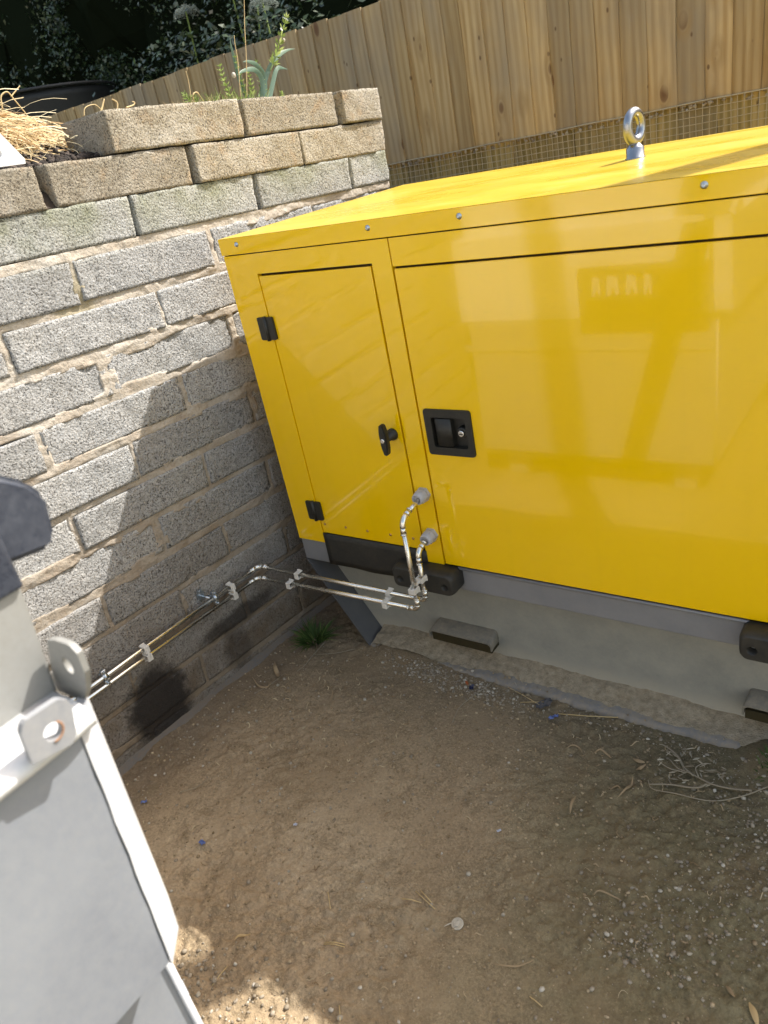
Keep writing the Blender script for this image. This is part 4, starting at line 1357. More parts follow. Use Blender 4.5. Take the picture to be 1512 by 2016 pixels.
# hinge lug standing on the ledge, with a burnt hole
bm = bmesh.new()
plg = [(0.1800, Z(-0.385)), (0.1860, Z(-0.3780)), (0.219, Z(-0.3800)), (0.2255, Z(-0.3865)), (0.2270, Z(-0.395)), (0.221, Z(-0.421)), (0.2140, Z(-0.428)), (0.1765, Z(-0.419))]
plate_with_hole(bm, plg, (0.203, Z(-0.4045)), 0.0085, (-0.600, -0.593), 'x', 48)
bmesh.ops.bevel(bm, geom=[e for e in bm.edges if abs(e.verts[0].co.x - e.verts[1].co.x) < 1e-6 and len(e.link_faces) == 2 and e.calc_face_angle(0) > 1.2], offset=0.0012, segments=2, affect='EDGES')
lg = S(bm_obj('hinge_lug', bm, GREYP))
bm = bmesh.new()
pp = [(-0.5925, 0.203 + 0.0095 * math.cos(a), Z(-0.4045) + 0.0095 * math.sin(a)) for a in np.linspace(-1.9, 0.9, 12)]
tube_mesh(bm, pp, [0.0003] + [0.0010] * 10 + [0.0003], 6)
S(bm_obj('rusty_burr', bm, RUSTP), lg)
# second lug on the far top edge, turned the other way
bm = bmesh.new()
plg = [(-0.690, Z(-0.430)), (-0.656, Z(-0.360)), (-0.640, Z(-0.355)), (-0.616, Z(-0.354)), (-0.607, Z(-0.361)), (-0.609, Z(-0.385)), (-0.622, Z(-0.410)), (-0.640, Z(-0.430))]
plate_with_hole(bm, plg, (-0.636, Z(-0.384)), 0.0075, (0.256, 0.262), 'y', 48, 1.3)
bmesh.ops.bevel(bm, geom=[e for e in bm.edges if abs(e.verts[0].co.y - e.verts[1].co.y) < 1e-6 and len(e.link_faces) == 2 and e.calc_face_angle(0) > 1.2], offset=0.0014, segments=2, affect='EDGES')
S(bm_obj('hinge_lug', bm, UPPERP))
# black rubber cap over the top corner
bm = bmesh.new()
capq = [(0.150, -0.192), (0.283, -0.199), (0.306, -0.217), (0.318, -0.238), (0.311, -0.280), (0.303, -0.287), (0.150, -0.264)]
prism(bm, [(a, Z(b)) for a, b in capq], (-0.735, -0.668), 'x')
bmesh.ops.bevel(bm, geom=list(bm.edges), offset=0.006, segments=3, affect='EDGES')
for f in bm.faces: f.smooth = True
S(bm_obj('rubber_cap', bm, CAPM)).data.set_sharp_from_angle(angle=math.radians(50))
bm = bmesh.new(); add_box(bm, -0.730, -0.662, yN, 0.262, Z(-0.304), Z(-0.205), 0.004, 3)
S(bm_obj('cap_return', bm, CAPM))

# ================================================================== TIMBER POLE (out of frame, casts the band across the roof)
pole = empty('unseen_timber_pole', (0.33, 3.0, 0), label='tall round timber pole standing behind the generator outside the photo', cat='pole')
o = tube('unseen_pole_shaft', [(0.55, 3.06, -0.1), (0.47, 3.02, 1.2), (0.355, 2.98, 3.0), (0.215, 2.93, 5.2)], [0.074, 0.071, 0.067, 0.062], POLEM, None, 20)
o.parent = pole; o.matrix_parent_inverse = Matrix.Translation(pole.location).inverted()
bm = bmesh.new(); add_box(bm, 0.02, 0.30, 2.88, 2.98, 5.0, 5.1, 0.005, 1)
o = bm_obj('unseen_pole_cross_arm', bm, POLEM); o.parent = pole; o.matrix_parent_inverse = Matrix.Translation(pole.location).inverted()

# ================================================================== STEEL PLATE ON THE WALL TOP
def wallface(y, z, off=0.0):     # point on the wall face plane
    return Vector((-1.72 - (2.478 - y) * math.tan(WA) + off, y, Z(z)))
bm = bmesh.new()
plg = [(1.133, 0.1035), (1.128, 0.110), (1.050, 0.235), (0.70, 0.235), (0.70, 0.1135)]
hole = (1.066, 0.133)
plate_with_hole(bm, plg, hole, 0.0095, (0.0, 0.008), 'x', 40)
for v in bm.verts:
    y, z, t = v.co.y, v.co.z, v.co.x
    p = wallface(y, z, -0.012 + t); v.co = p
bm_obj('steel_plate', bm, WHITEP, None, label='white steel plate corner with a round hole resting on the wall top', cat='steel plate')

# ================================================================== FENCE
FY = 3.60
def fence_top(x): return 2.093 + 0.0035 * x
def fence_bot(x): return 1.378 + (x + 2.5) * 0.0135
fence = empty('timber_fence', (-3.5, FY, 1.0), label='weathered feather-edge timber fence behind the wall and generator', cat='fence')
fi = Matrix.Translation(fence.location).inverted()
def Fp(o): o.parent = fence; o.matrix_parent_inverse = fi; return o
def board_mesh(w, h, t0, t1, seed):
    r = random.Random(seed)
    bm = bmesh.new()
    prof = [(0, 0), (w, 0), (w, -t1), (0, -t0)]
    n = 6
    rows = []
    for k in range(n + 1):
        z = h * k / n
        dx = 0.0015 * math.sin(k * 1.7 + seed) ; dy = 0.002 * math.sin(k * 1.1 + seed * 2)
        rows.append([bm.verts.new((a + dx, b + dy, z)) for a, b in prof])
    for a_, b_ in zip(rows[:-1], rows[1:]):
        for k in range(4): bm.faces.new((a_[k], a_[(k + 1) % 4], b_[(k + 1) % 4], b_[k]))
    bm.faces.new(rows[0][::-1]); bm.faces.new(rows[-1])
    bmesh.ops.recalc_face_normals(bm, faces=bm.faces)
    me = D.meshes.new('board'); bm.to_mesh(me); bm.free(); me.materials.append(WOOD)
    return me
BW = 0.125
bms = [board_mesh(BW, 1.0, 0.006, 0.011, i) for i in range(6)]
rf = random.Random(3)
x = -9.2
while x < 1.6:
    step = rf.uniform(0.098, 0.112)
    zb_, zt_ = fence_bot(max(x, -5)) - 0.01, fence_top(x) + rf.uniform(-0.006, 0.006)
    o = link('board', rf.choice(bms), None, None)
    o.location = (x, FY, zb_)
    o.scale = (rf.uniform(0.97, 1.05), 1, zt_ - zb_)
    o.rotation_euler = (rf.uniform(-0.004, 0.004), rf.uniform(-0.007, 0.007), math.radians(-2.2 + rf.uniform(-0.8, 0.8)))
    Fp(o)
    x += step
# lower close boards behind the mesh, set back under the feather-edge
x = -3.3
lms = [board_mesh(0.150, 0.62, 0.016, 0.016, 20 + i) for i in range(4)]
for me in lms: me.materials.clear(); me.materials.append(WOODL)
while x < 1.0:
    o = link('lower_board', rf.choice(lms), None, None)
    o.location = (x, FY + 0.030, fence_bot(x) - 0.60 + rf.uniform(-0.004, 0.004))
    Fp(o); x += 0.1525
Fp(box('gravel_board', -9.0, -3.31, FY + 0.0, FY + 0.03, 1.2, 1.37, WOODL))
for zz in (1.60, 1.98):
    Fp(box('rail', -9.2, 1.6, FY + 0.012, FY + 0.062, zz - 0.04, zz + 0.04, WOOD))
for px_ in (-8.2, -6.4, -4.6, -2.8, -1.0, 0.8):
    Fp(box('post', px_ - 0.05, px_ + 0.05, FY + 0.064, FY + 0.164, 0.6, 2.06, WOOD))

# welded wire mesh in front of the lower boards
mesh = empty('wire_mesh', (-1.2, FY - 0.02, 1.0), label='strip of welded square wire mesh fixed along the foot of the timber fence', cat='wire mesh')
mi = Matrix.Translation(mesh.location).inverted()
bm = bmesh.new()
yw = FY - 0.022
cell = 0.0262
x = -2.9; i = 0
while x < 0.6:
    zb_ = 0.92; zt_ = fence_bot(x) - 0.004
    pts = [(x + 0.0025 * math.sin(i * 0.9 + k * 1.3), yw + 0.003 * math.sin(k + i * 0.37) - 0.001, zb_ + (zt_ - zb_) * k / 5) for k in range(6)]
    tube_mesh(bm, pts, 0.0015, 4, False)
    x += cell; i += 1
o = bm_obj('upright_wires', bm, WIRE, None, kind='stuff'); o.parent = mesh; o.matrix_parent_inverse = mi
bm = bmesh.new()
for r in range(18):
    pts = []
    for k in range(60):
        xx = -2.9 + 3.5 * k / 59
        pts.append((xx, yw - 0.0022, fence_bot(xx) - 0.006 - r * cell + 0.0015 * math.sin(k * 0.8 + r)))
    tube_mesh(bm, pts, 0.0015 if r else 0.0028, 4, False)
o = bm_obj('cross_wires', bm, WIRE, None, kind='stuff'); o.parent = mesh; o.matrix_parent_inverse = mi
# withered leaves and stones caught behind the top row of the mesh
def ico_cloud(name, pts, sizes, mat, squash=0.7, parent=None, sub=1, seed=0, **k):
    r = np.random.default_rng(seed)
    b = bmesh.new(); bmesh.ops.create_icosphere(b, subdivisions=sub, radius=1.0)
    bv = np.array([v.co[:] for v in b.verts]); bf = np.array([[v.index for v in f.verts] for f in b.faces]); b.free()
    n = len(pts); nv = len(bv)
    jit = 1 + r.uniform(-0.28, 0.28, (n, nv, 1))
    sc = r.uniform(0.65, 1.35, (n, 1, 3)); sc[:, :, 2] *= squash
    ang = r.uniform(0, 2 * np.pi, n); ca, sa = np.cos(ang), np.sin(ang)
    v = bv[None] * jit * sc * np.asarray(sizes)[:, None, None]
    vx = v[:, :, 0] * ca[:, None] - v[:, :, 1] * sa[:, None]; vy = v[:, :, 0] * sa[:, None] + v[:, :, 1] * ca[:, None]
    v = np.stack([vx, vy, v[:, :, 2]], 2) + np.asarray(pts)[:, None, :]
    f = bf[None] + (np.arange(n) * nv)[:, None, None]
    return np_obj(name, v.reshape(-1, 3), f.reshape(-1, 3), mat, parent, False, **k)
pp = []; ss = []
for k in range(170):
    xx = rng.uniform(-2.8, 0.5); pp.append((xx, FY - 0.012, fence_bot(xx) - rng.uniform(0.008, 0.03))); ss.append(rng.uniform(0.004, 0.009))
ico_cloud('caught_debris', pp, ss, STONE, 1.0, kind='stuff')

# ================================================================== TANK BEHIND THE FENCE
tk = empty('black_tank', (-7.75, 5.2, 1.45), label='big round black plastic tank whose rim shows over the fence end', cat='water tank')
ti = Matrix.Translation(tk.location).inverted()
bm = bmesh.new()
lathe_mesh(bm, [(0.70, 1.45), (0.74, 1.9), (0.77, 2.42), (0.785, 2.485)], seg=64)
for v in bm.verts: v.co += Vector((-7.75, 5.2, 0))
o = bm_obj('tank_wall', bm, TANK, None, True); o.parent = tk; o.matrix_parent_inverse = ti
bm = bmesh.new()
prev = None
M_ = 72
rg = []
for i in range(M_):
    a = 2 * math.pi * i / M_
    c = Vector((-7.75 + 0.80 * math.cos(a), 5.2 + 0.80 * math.sin(a), 2.50))
    rd = Vector((math.cos(a), math.sin(a), 0))
    rg.append([bm.verts.new(c + (rd * math.cos(b) + Vector((0, 0, 1)) * math.sin(b)) * 0.015) for b in [2 * math.pi * k / 8 for k in range(8)]])
for i in range(M_):
    for k in range(8):
        f = bm.faces.new((rg[i][k], rg[(i + 1) % M_][k], rg[(i + 1) % M_][(k + 1) % 8], rg[i][(k + 1) % 8])); f.smooth = True
o = bm_obj('tank_rim', bm, TANK); o.parent = tk; o.matrix_parent_inverse = ti

# ================================================================== HEDGE (separate bushes with trunks)
LEAF = np.array([(-0.5, 0, 0), (-0.12, 0.26, 0.05), (0.5, 0, -0.04), (-0.12, -0.26, 0.05)])
def leaf_cloud(name, pts, nrm, size, mat, parent=None, shape=LEAF, seed=0, tilt=0.8, **k):
    r = np.random.default_rng(seed)
    n = len(pts)
    d = nrm + r.normal(0, tilt, (n, 3)); d /= np.linalg.norm(d, axis=1)[:, None]
    t = r.normal(0, 1, (n, 3)); t -= d * (t * d).sum(1)[:, None]; t /= np.linalg.norm(t, axis=1)[:, None]
    b = np.cross(d, t)
    s = size * r.uniform(0.6, 1.4, n)
    v = pts[:, None, :] + (t[:, None, :] * shape[None, :, 0:1] + b[:, None, :] * shape[None, :, 1:2] + d[:, None, :] * shape[None, :, 2:3]) * s[:, None, None]
    f = np.arange(n * len(shape)).reshape(n, len(shape))
    return np_obj(name, v.reshape(-1, 3), f, mat, parent, False, **k)
def bush(cx_, cy_, w, dpt, h, label, nleaf, lsize, seed):
    r = np.random.default_rng(seed)
    o = empty('hedge_bush', (cx_, cy_, 1.45), label=label, cat='hedge bush', group='dark hedge bushes beyond the fence')
    inv = Matrix.Translation(o.location).inverted()
    # clumps over the bush's volume
    nc = 46
    cc = r.uniform(-1, 1, (nc, 3)); cc[:, 1] = -np.abs(cc[:, 1]) * 0.9
    cen = np.stack([cx_ + cc[:, 0] * w * 0.5, cy_ + cc[:, 1] * dpt * 0.5, 1.5 + (cc[:, 2] * 0.5 + 0.5) * h], 1)
    rad = r.uniform(0.16, 0.42, nc)
    k = r.integers(0, nc, nleaf)
    dd = r.normal(0, 1, (nleaf, 3)); dd /= np.linalg.norm(dd, axis=1)[:, None]
    rr = r.uniform(0.55, 1.08, (nleaf, 1))
    p = cen[k] + dd * rr * rad[k][:, None] * np.array([1.1, 0.9, 1.0])
    keep = p[:, 2] > 1.5
    c = leaf_cloud('crown', p[keep], dd[keep], lsize, HEDL, None, seed=seed + 1, tilt=0.7)
    c.parent = o; c.matrix_parent_inverse = inv
    # dense inner mass so that no light comes through from behind
    bm = bmesh.new(); bmesh.ops.create_icosphere(bm, subdivisions=4, radius=1.0)
    for v in bm.verts:
        q = v.co
        dn = 1 + 0.22 * float(fbm(q.x * 3 + seed, q.y * 3, q.z * 3, 12, 3))
        v.co = Vector((cx_ + q.x * w * 0.56 * dn, cy_ + 0.55 + q.y * dpt * 0.5 * dn, 1.5 + h * 0.46 + q.z * h * 0.62 * dn))
    c = bm_obj('inner_foliage', bm, HEDK); c.parent = o; c.matrix_parent_inverse = inv
    bm = bmesh.new()
    for t in range(3):
        bx = cx_ + r.uniform(-0.4, 0.4) * w
        pts = [(bx, cy_ - 0.10 * dpt, 1.4)]
        for s in range(6):
            l = pts[-1]; pts.append((l[0] + r.uniform(-0.15, 0.15), l[1] + r.uniform(-0.06, 0.08), l[2] + h * 0.16))
        tube_mesh(bm, pts, [0.03 * (1 - 0.14 * s) for s in range(7)], 7)
    c = bm_obj('trunk', bm, BARK); c.parent = o; c.matrix_parent_inverse = inv
hb = [(-12.6, 8.2, 'leftmost dark hedge bush, above the straw pile', 11000, 0.055),
      (-10.6, 8.0, 'dark hedge bush rising behind the black tank', 11000, 0.055),
      (-8.7, 7.9, 'dark hedge bush between the tank and the flowering one', 11000, 0.05),
      (-6.9, 7.7, 'dark hedge bush above the strap leaved plant', 10000, 0.045),
      (-5.2, 7.6, 'dark hedge bush behind the fence top centre', 8000, 0.045),
      (-3.4, 7.6, 'rightmost dark hedge bush, nearly all hidden by the fence', 5000, 0.045)]
for i, (bx, by, lab, nl, ls) in enumerate(hb):
    bush(bx, by, 2.7, 2.2, 4.6, lab, nl, ls, 300 + i * 7)
# cow parsley with flat white flower heads growing in front of the hedge
def cow_parsley(x, y, z, h, label, seed, heads):
    r = np.random.default_rng(seed)
    o = empty('cow_parsley', (x, y, 1.5), label=label, cat='wild flower', group='white flowering plants over the fence')
    inv = Matrix.Translation(o.location).inverted()
    bm = bmesh.new(); pts = []
    for (hx, hz, hr) in heads:
        tube_mesh(bm, [(x, y, 1.5), ((x + hx) / 2, y, (1.5 + hz) / 2 + 0.1), (hx, y, hz)], 0.006, 5)
        for k in range(int(2200 * hr / 0.2)):
            a = r.uniform(0, 2 * np.pi); q = hr * math.sqrt(r.uniform(0, 1))
            cl = 0.012 * math.sin(q * 90) 
            pts.append((hx + q * math.cos(a), y + q * math.sin(a) * 0.7, hz + 0.05 * hr - 0.35 * q * q / hr + cl + r.normal(0, 0.006)))
    s = bm_obj('stem', bm, GREEN); s.parent = o; s.matrix_parent_inverse = inv
    pts = np.array(pts)
    c = leaf_cloud('flower_head', pts, np.tile((0, 0, 1.0), (len(pts), 1)), 0.012, UMBEL, seed=seed, tilt=0.5)
    c.parent = o; c.matrix_parent_inverse = inv
    n = 900
    base = np.array([(x + r.normal(0, 0.3), y + r.normal(0, 0.15), r.uniform(1.9, z)) for _ in range(n)])
    c = leaf_cloud('foliage', base, np.tile((0, -0.5, 1.0), (n, 1)), 0.05, HEDL, seed=seed + 3, tilt=0.6)
    c.parent = o; c.matrix_parent_inverse = inv
cow_parsley(-4.55, 5.0, 2.9, 1.3, 'cow parsley with the upper pair of white flower heads over the fence', 5, [(-4.62, 2.925, 0.13), (-4.28, 3.02, 0.15)])
cow_parsley(-5.05, 4.9, 2.5, 0.9, 'cow parsley with one lower white flower head left of the strap leaved plant', 8, [(-5.02, 2.66, 0.12)])
cow_parsley(-3.95, 4.6, 2.4, 0.9, 'low cow parsley head just peeping over the fence top', 9, [(-3.98, 2.47, 0.12)])

# ================================================================== STRAW PILE AND SOIL CLODS ON THE BED
def strand_cloud(name, n, cen, spread, hfun, length, mat, seed, w=0.0016, curl=0.5, lift=0.0, xmax=-1.86, **k):
    r = np.random.default_rng(seed)
    V_, F_ = [], []
    for i in range(n):
        a = r.uniform(0, 2 * math.pi)
        p = np.array([cen[0] + r.normal(0, spread[0]), cen[1] + r.normal(0, spread[1])])
        if p[0] > xmax - 0.05: continue
        z = hfun(p[0], p[1]) + abs(r.normal(0, lift)) + 0.003
        L = length * r.uniform(0.4, 1.5)
        ph = r.normal(0, 0.25); bend = r.normal(0, curl)
        d = np.array([math.cos(a), math.sin(a), ph])
        ww = w * r.uniform(0.6, 1.8)
        q = np.array([p[0], p[1], z]); seg = 5
        side = np.array([-math.sin(a), math.cos(a), 0.6]) * ww
        for s in range(seg + 1):
            V_.append(q - side); V_.append(q + side)
            aa = a + bend * s / seg
            d = np.array([math.cos(aa), math.sin(aa), ph - 0.16 * s])
            q = q + d * L / seg
            q[0] = min(q[0], xmax)
            q[2] = max(q[2], hfun(q[0], q[1]) + 0.001)
        b0 = len(V_) - 2 * (seg + 1)
        for s in range(seg):
            F_.append((b0 + 2 * s, b0 + 2 * s + 1, b0 + 2 * s + 3, b0 + 2 * s + 2))
    return np_obj(name, V_, F_, mat, None, False, **k)
bh = lambda x, y: float(bed_h(np.array(x), np.array(y)))
strand_cloud('straw_pile', 3200, (-2.13, 1.24), (0.13, 0.11), bh, 0.12, STRAW, 21, 0.0011, 0.9, 0.030,
             label='heap of pale dry straw on the soil behind the wall', cat='straw', kind='stuff')
strand_cloud('loose_straw', 260, (-2.0, 1.35), (0.10, 0.35), bh, 0.09, STRAW, 22, 0.0013, 1.2, 0.012, kind='stuff')
pp = []; ss = []
for k in range(1900):
    x_, y_ = rng.uniform(-2.35, -1.87), rng.uniform(0.95, 1.55)
    pp.append((x_, y_, bh(x_, y_) + 0.002)); ss.append(rng.uniform(0.003, 0.010))
ico_cloud('compost_crumbs', pp, ss, SOILC, 0.9, kind='stuff')
# soil filled onto course two behind the face where the top course is missing
pp = []; ss = []
for k in range(900):
    t = rng.uniform(0, 1); y_ = rng.uniform(1.10, 1.36)
    p = wallface(y_, 0, 0) ; dpt = 0.05 + 0.2 * t
    zz_ = 0.097 + 0.06 * t * rng.uniform(0.3, 1.0)
    pp.append((p.x - dpt, y_, Z(zz_))); ss.append(rng.uniform(0.003, 0.009))
ico_cloud('spilled_compost', pp, ss, SOILC, 0.9, kind='stuff')

# ================================================================== PLANTS ON THE WALL TOP
def ribbon(bm, pts, widths, side=None, fold=0.25):
    pts = [Vector(p) for p in pts]
    rows = []
    for i, p in enumerate(pts):
        t = (pts[min(i + 1, len(pts) - 1)] - pts[max(i - 1, 0)]).normalized()
        s = side.cross(t).normalized() if side is not None else t.cross(Vector((0, 0, 1))).normalized()
        n = s.cross(t)
        w = widths[i]
        rows.append([bm.verts.new(p - s * w), bm.verts.new(p - n * w * fold), bm.verts.new(p + s * w)])
    for a_, b_ in zip(rows[:-1], rows[1:]):
        for k in range(2):
            f = bm.faces.new((a_[k], a_[k + 1], b_[k + 1], b_[k])); f.smooth = True
def spline(ctrl, n=12):
    c = [Vector(p) for p in ctrl]
    c = [c[0] * 2 - c[1]] + c + [c[-1] * 2 - c[-2]]
    out = []
    segs_ = len(c) - 3
    for s in range(segs_):
        for k in range(n):
            t = k / n
            p0, p1_, p2_, p3 = c[s:s + 4]
            out.append(0.5 * ((2 * p1_) + (p2_ - p0) * t + (2 * p0 - 5 * p1_ + 4 * p2_ - p3) * t * t + (3 * p1_ - p0 - 3 * p2_ + p3) * t ** 3))
    out.append(c[-2])
    return out
# image-measured points are placed on the plane x = PX just behind the face of the top course
CR = [Vector(v) for v in CAM_R]
def on_plane_x(u, v, px):
    d = CR[0] * (u - 756) + CR[1] * (v - 1008) + CR[2] * F_PX
    return Vector((0, 0, 1.5)) + d * (px / d.x)
PX = -1.90
vd = Vector((0.84, -0.5, 0.1))     # side reference so that the blades show their flat
def leek():
    o = empty('strap_leaved_plant', on_plane_x(505, 195, PX), label='blue-green strap leaved plant arching over the topmost blocks', cat='plant')
    inv = Matrix.Translation(o.location).inverted()
    blades = [[(520, 195), (515, 155), (500, 137), (478, 140), (468, 148)],
              [(522, 195), (520, 150), (505, 128), (488, 121), (478, 122)],
              [(512, 192), (528, 140), (545, 112), (565, 99), (581, 96)],
              [(531, 192), (538, 160), (545, 135), (556, 134), (567, 137)],
              [(490, 195), (472, 160), (462, 120), (455, 90), (452, 71)],
              [(488, 195), (475, 165), (470, 140), (468, 120)]]
    for i, b in enumerate(blades):
        pts = spline([on_plane_x(u, v, PX - 0.01 * i) for u, v in b], 6)
        n = len(pts)
        w0 = [0.0085, 0.008, 0.008, 0.008, 0.0055, 0.007][i]
        bm = bmesh.new()
        ribbon(bm, pts, [w0 * (1.0 - 0.2 * k / n) * min(1, (n - 1 - k) / n * 2.2 + 0.06) for k in range(n)], vd)
        c = bm_obj('leaf', bm, LEEK, None, True); c.parent = o; c.matrix_parent_inverse = inv
leek()
def cleavers(ctrl, label, seed, px=PX, lw=0.016, step=0.022):
    r = random.Random(seed)
    pts = spline([on_plane_x(u, v, px) for u, v in ctrl], 10)
    o = empty('cleavers_stem', pts[0], label=label, cat='weed', group='bright green weeds growing behind the top blocks')
    inv = Matrix.Translation(o.location).inverted()
    bm = bmesh.new(); tube_mesh(bm, pts, [0.0016 * (1 - 0.5 * i / len(pts)) for i in range(len(pts))], 5)
    c = bm_obj('stem', bm, GREEN); c.parent = o; c.matrix_parent_inverse = inv
    bm = bmesh.new()
    acc = 0; total = sum((b - a).length for a, b in zip(pts[:-1], pts[1:])); run = 0
    for a, b in zip(pts[:-1], pts[1:]):
        l = (b - a).length; acc += l; run += l
        if acc >= step:
            acc = 0
            ax_ = (b - a).normalized()
            e1 = ax_.orthogonal().normalized(); e2 = ax_.cross(e1)
            s = lw * 1.5 * (1.15 - 0.6 * run / total)
            for k in range(7):
                an = 2 * math.pi * k / 7 + r.uniform(-0.3, 0.3)
                d = (e1 * math.cos(an) + e2 * math.sin(an) + ax_ * 0.55).normalized()
                sd = d.cross(ax_).normalized()
                l_ = s * r.uniform(0.8, 1.2)
                q0 = b; q1 = b + d * l_ * 0.6; q2 = b + d * l_ + ax_ * 0.002
                vs = [bm.verts.new(q0), bm.verts.new(q1 + sd * l_ * 0.17), bm.verts.new(q2), bm.verts.new(q1 - sd * l_ * 0.17)]
                bm.faces.new(vs)
    c = bm_obj('leaves', bm, GREEN); c.parent = o; c.matrix_parent_inverse = inv
cleavers([(532, 140), (545, 105), (553, 75), (560, 48), (564, 30)], 'tallest whorled green weed stem leaning right above the strap leaves', 1)
cleavers([(458, 200), (448, 175), (438, 150), (432, 127)], 'whorled green weed stem left of the strap leaved plant', 2, PX, 0.015, 0.012)
cleavers([(520, 195), (515, 160), (508, 130), (502, 115)], 'whorled green weed stem in front of the strap leaves', 3, PX - 0.02, 0.013, 0.014)
cleavers([(378, 205), (368, 192), (362, 183)], 'tiny green weed sprig at the left of the middle joint', 4, PX, 0.013, 0.008)
cleavers([(392, 205), (385, 195), (380, 188)], 'tiny green weed sprig beside the curled straw', 6, PX, 0.012, 0.008)
cleavers([(556, 195), (555, 187), (554, 180)], 'smallest green sprig right of the strap leaved plant', 5, PX, 0.009, 0.006)
cleavers([(485, 197), (478, 165), (466, 125), (462, 105)], 'thin whorled weed stem among the strap leaves', 7, PX - 0.03, 0.010, 0.014)
cleavers([(498, 196), (494, 165), (488, 140)], 'short bushy weed stem at the base of the strap leaves', 8, PX - 0.02, 0.012, 0.010)
def stalk(ctrl, label, name='dry_stalk', mat=STRAW, w=0.0017, px=PX, cat='dry stalk'):
    pts = spline([on_plane_x(u, v, px) for u, v in ctrl], 8)
    bm = bmesh.new(); tube_mesh(bm, pts, [w * (1 - 0.4 * i / len(pts)) for i in range(len(pts))], 5)
    return bm_obj(name, bm, mat, None, label=label, cat=cat)
stalk([(486, 195), (485, 120), (482, 60), (481, 20), (480, -30)], 'tall thin dry grass stalk rising past the top of the photo')
stalk([(474, 195), (468, 120), (463, 90), (461, 70)], 'short dry grass stalk beside the tall one')
stalk([(383, 205), (380, 188), (384, 182), (390, 184), (402, 202)], 'bent ochre straw hooped behind the middle joint of the top course', w=0.0024)
stalk([(376, 195), (372, 165), (366, 140)], 'thin upright dry stem left of the hooped straw')
stalk([(198, 222), (202, 208), (205, 195)], 'orange straw stub standing at the left end of the top course', w=0.003)
stalk([(231, 216), (231, 203), (226, 198), (220, 195)], 'bent pale straw beside the orange stub', w=0.0024)
stalk([(248, 212), (262, 207), (265, 202), (260, 200)], 'hooked pale straw lying over the top course', w=0.0022)
stalk([(165, 228), (168, 212), (186, 206), (200, 216)], 'arched thin straw over the exposed block end', w=0.0016)
stalk([(22, 190), (30, 180), (39, 169)], 'short broken straw sticking up from the heap', w=0.0022, px=-2.2)
stalk([(5, 215), (2, 190), (14, 181), (28, 196), (60, 235)], 'thick looped straw arching out of the heap', w=0.0024, px=-2.1)
# snails on the plants
for (u, v, lab) in ((460, 148, 'pale round snail clinging to the left of the strap leaves'), (559, 79, 'small pale snail on the tallest green weed stem')):
    bm = bmesh.new(); bmesh.ops.create_uvsphere(bm, u_segments=14, v_segments=10, radius=0.0075 if u < 500 else 0.005)
    p = on_plane_x(u, v, PX + 0.012)
    for vv_ in bm.verts: vv_.co.x *= 0.75; vv_.co.z *= 1.1
    for vv_ in bm.verts: vv_.co += p
    bm_obj('snail', bm, CAPW, None, True, label=lab, cat='snail')
# grassy fuzz on the joint between bed and blocks
def fuzz(n, y0_, y1_, seed, name, mat, hgt):
    r = random.Random(seed); bm = bmesh.new()
    for k in range(n):
        y = r.uniform(y0_, y1_); base = wallface(y, 0.155, -0.10 - r.uniform(0, 0.08)); 
        L_ = r.uniform(0.4, 1.0) * hgt
        d = Vector((r.uniform(-0.5, 0.5), r.uniform(-0.9, 0.9), 1)).normalized()
        q = [base, base + d * L_ * 0.6, base + d * L_ + Vector((r.uniform(-.3, .3), r.uniform(-.5, .5), -0.1)) * L_ * 0.4]
        ribbon(bm, q, [0.0010, 0.0010, 0.0002], vd)
    bm_obj(name, bm, mat, None, kind='stuff')
fuzz(130, 1.68, 1.94, 3, 'dry_grass_fringe', STRAW, 0.07)
fuzz(170, 1.80, 2.06, 4, 'green_grass_fringe', GREEN, 0.085)

# ================================================================== GROUND LITTER
def gh(x, y): return float(ground_h(np.array(float(x)), np.array(float(y)))) + 0.0018
# grass tuft between wall and skid
def tuft(x, y, n, h, label, mat=GRASS, seed=0, wid=0.0024, spread=0.05):
    r = random.Random(seed)
    bm = bmesh.new()
    for k in range(n):
        a = r.uniform(0, 2 * math.pi); rr = spread * math.sqrt(r.random())
        b0 = Vector((x + rr * math.cos(a) * 0.7, y + rr * math.sin(a) * 0.7, 0.0))
        b0.z = gh(b0.x, b0.y) - 0.004
        L_ = h * r.uniform(0.45, 1.1); lean = r.uniform(0.15, 1.1)
        d = Vector((math.cos(a) * lean, math.sin(a) * lean, 1)).normalized()
        pts = [b0 + d * L_ * t + Vector((math.cos(a), math.sin(a), -1.3)) * L_ * 0.32 * t * t * lean for t in (0, 0.33, 0.66, 1.0)]
        ribbon(bm, pts, [wid, wid * 0.95, wid * 0.6, 0.0002], Vector((0.5, -0.8, 0.2)))
    return bm_obj('grass_tuft', bm, mat, None, label=label, cat='grass tuft')
tuft(-1.665, 1.475, 150, 0.085, 'small green grass tuft in the corner between wall and skid end', seed=2)
tuft(-0.205, 1.46, 70, 0.030, 'short mossy tuft at the worn right end of the skid flange', seed=6, wid=0.0016, spread=0.06)
tuft(-0.885, 1.512, 50, 0.035, 'tiny rooted weed growing against the skid flange', DRYW, 7, 0.0012, 0.03)

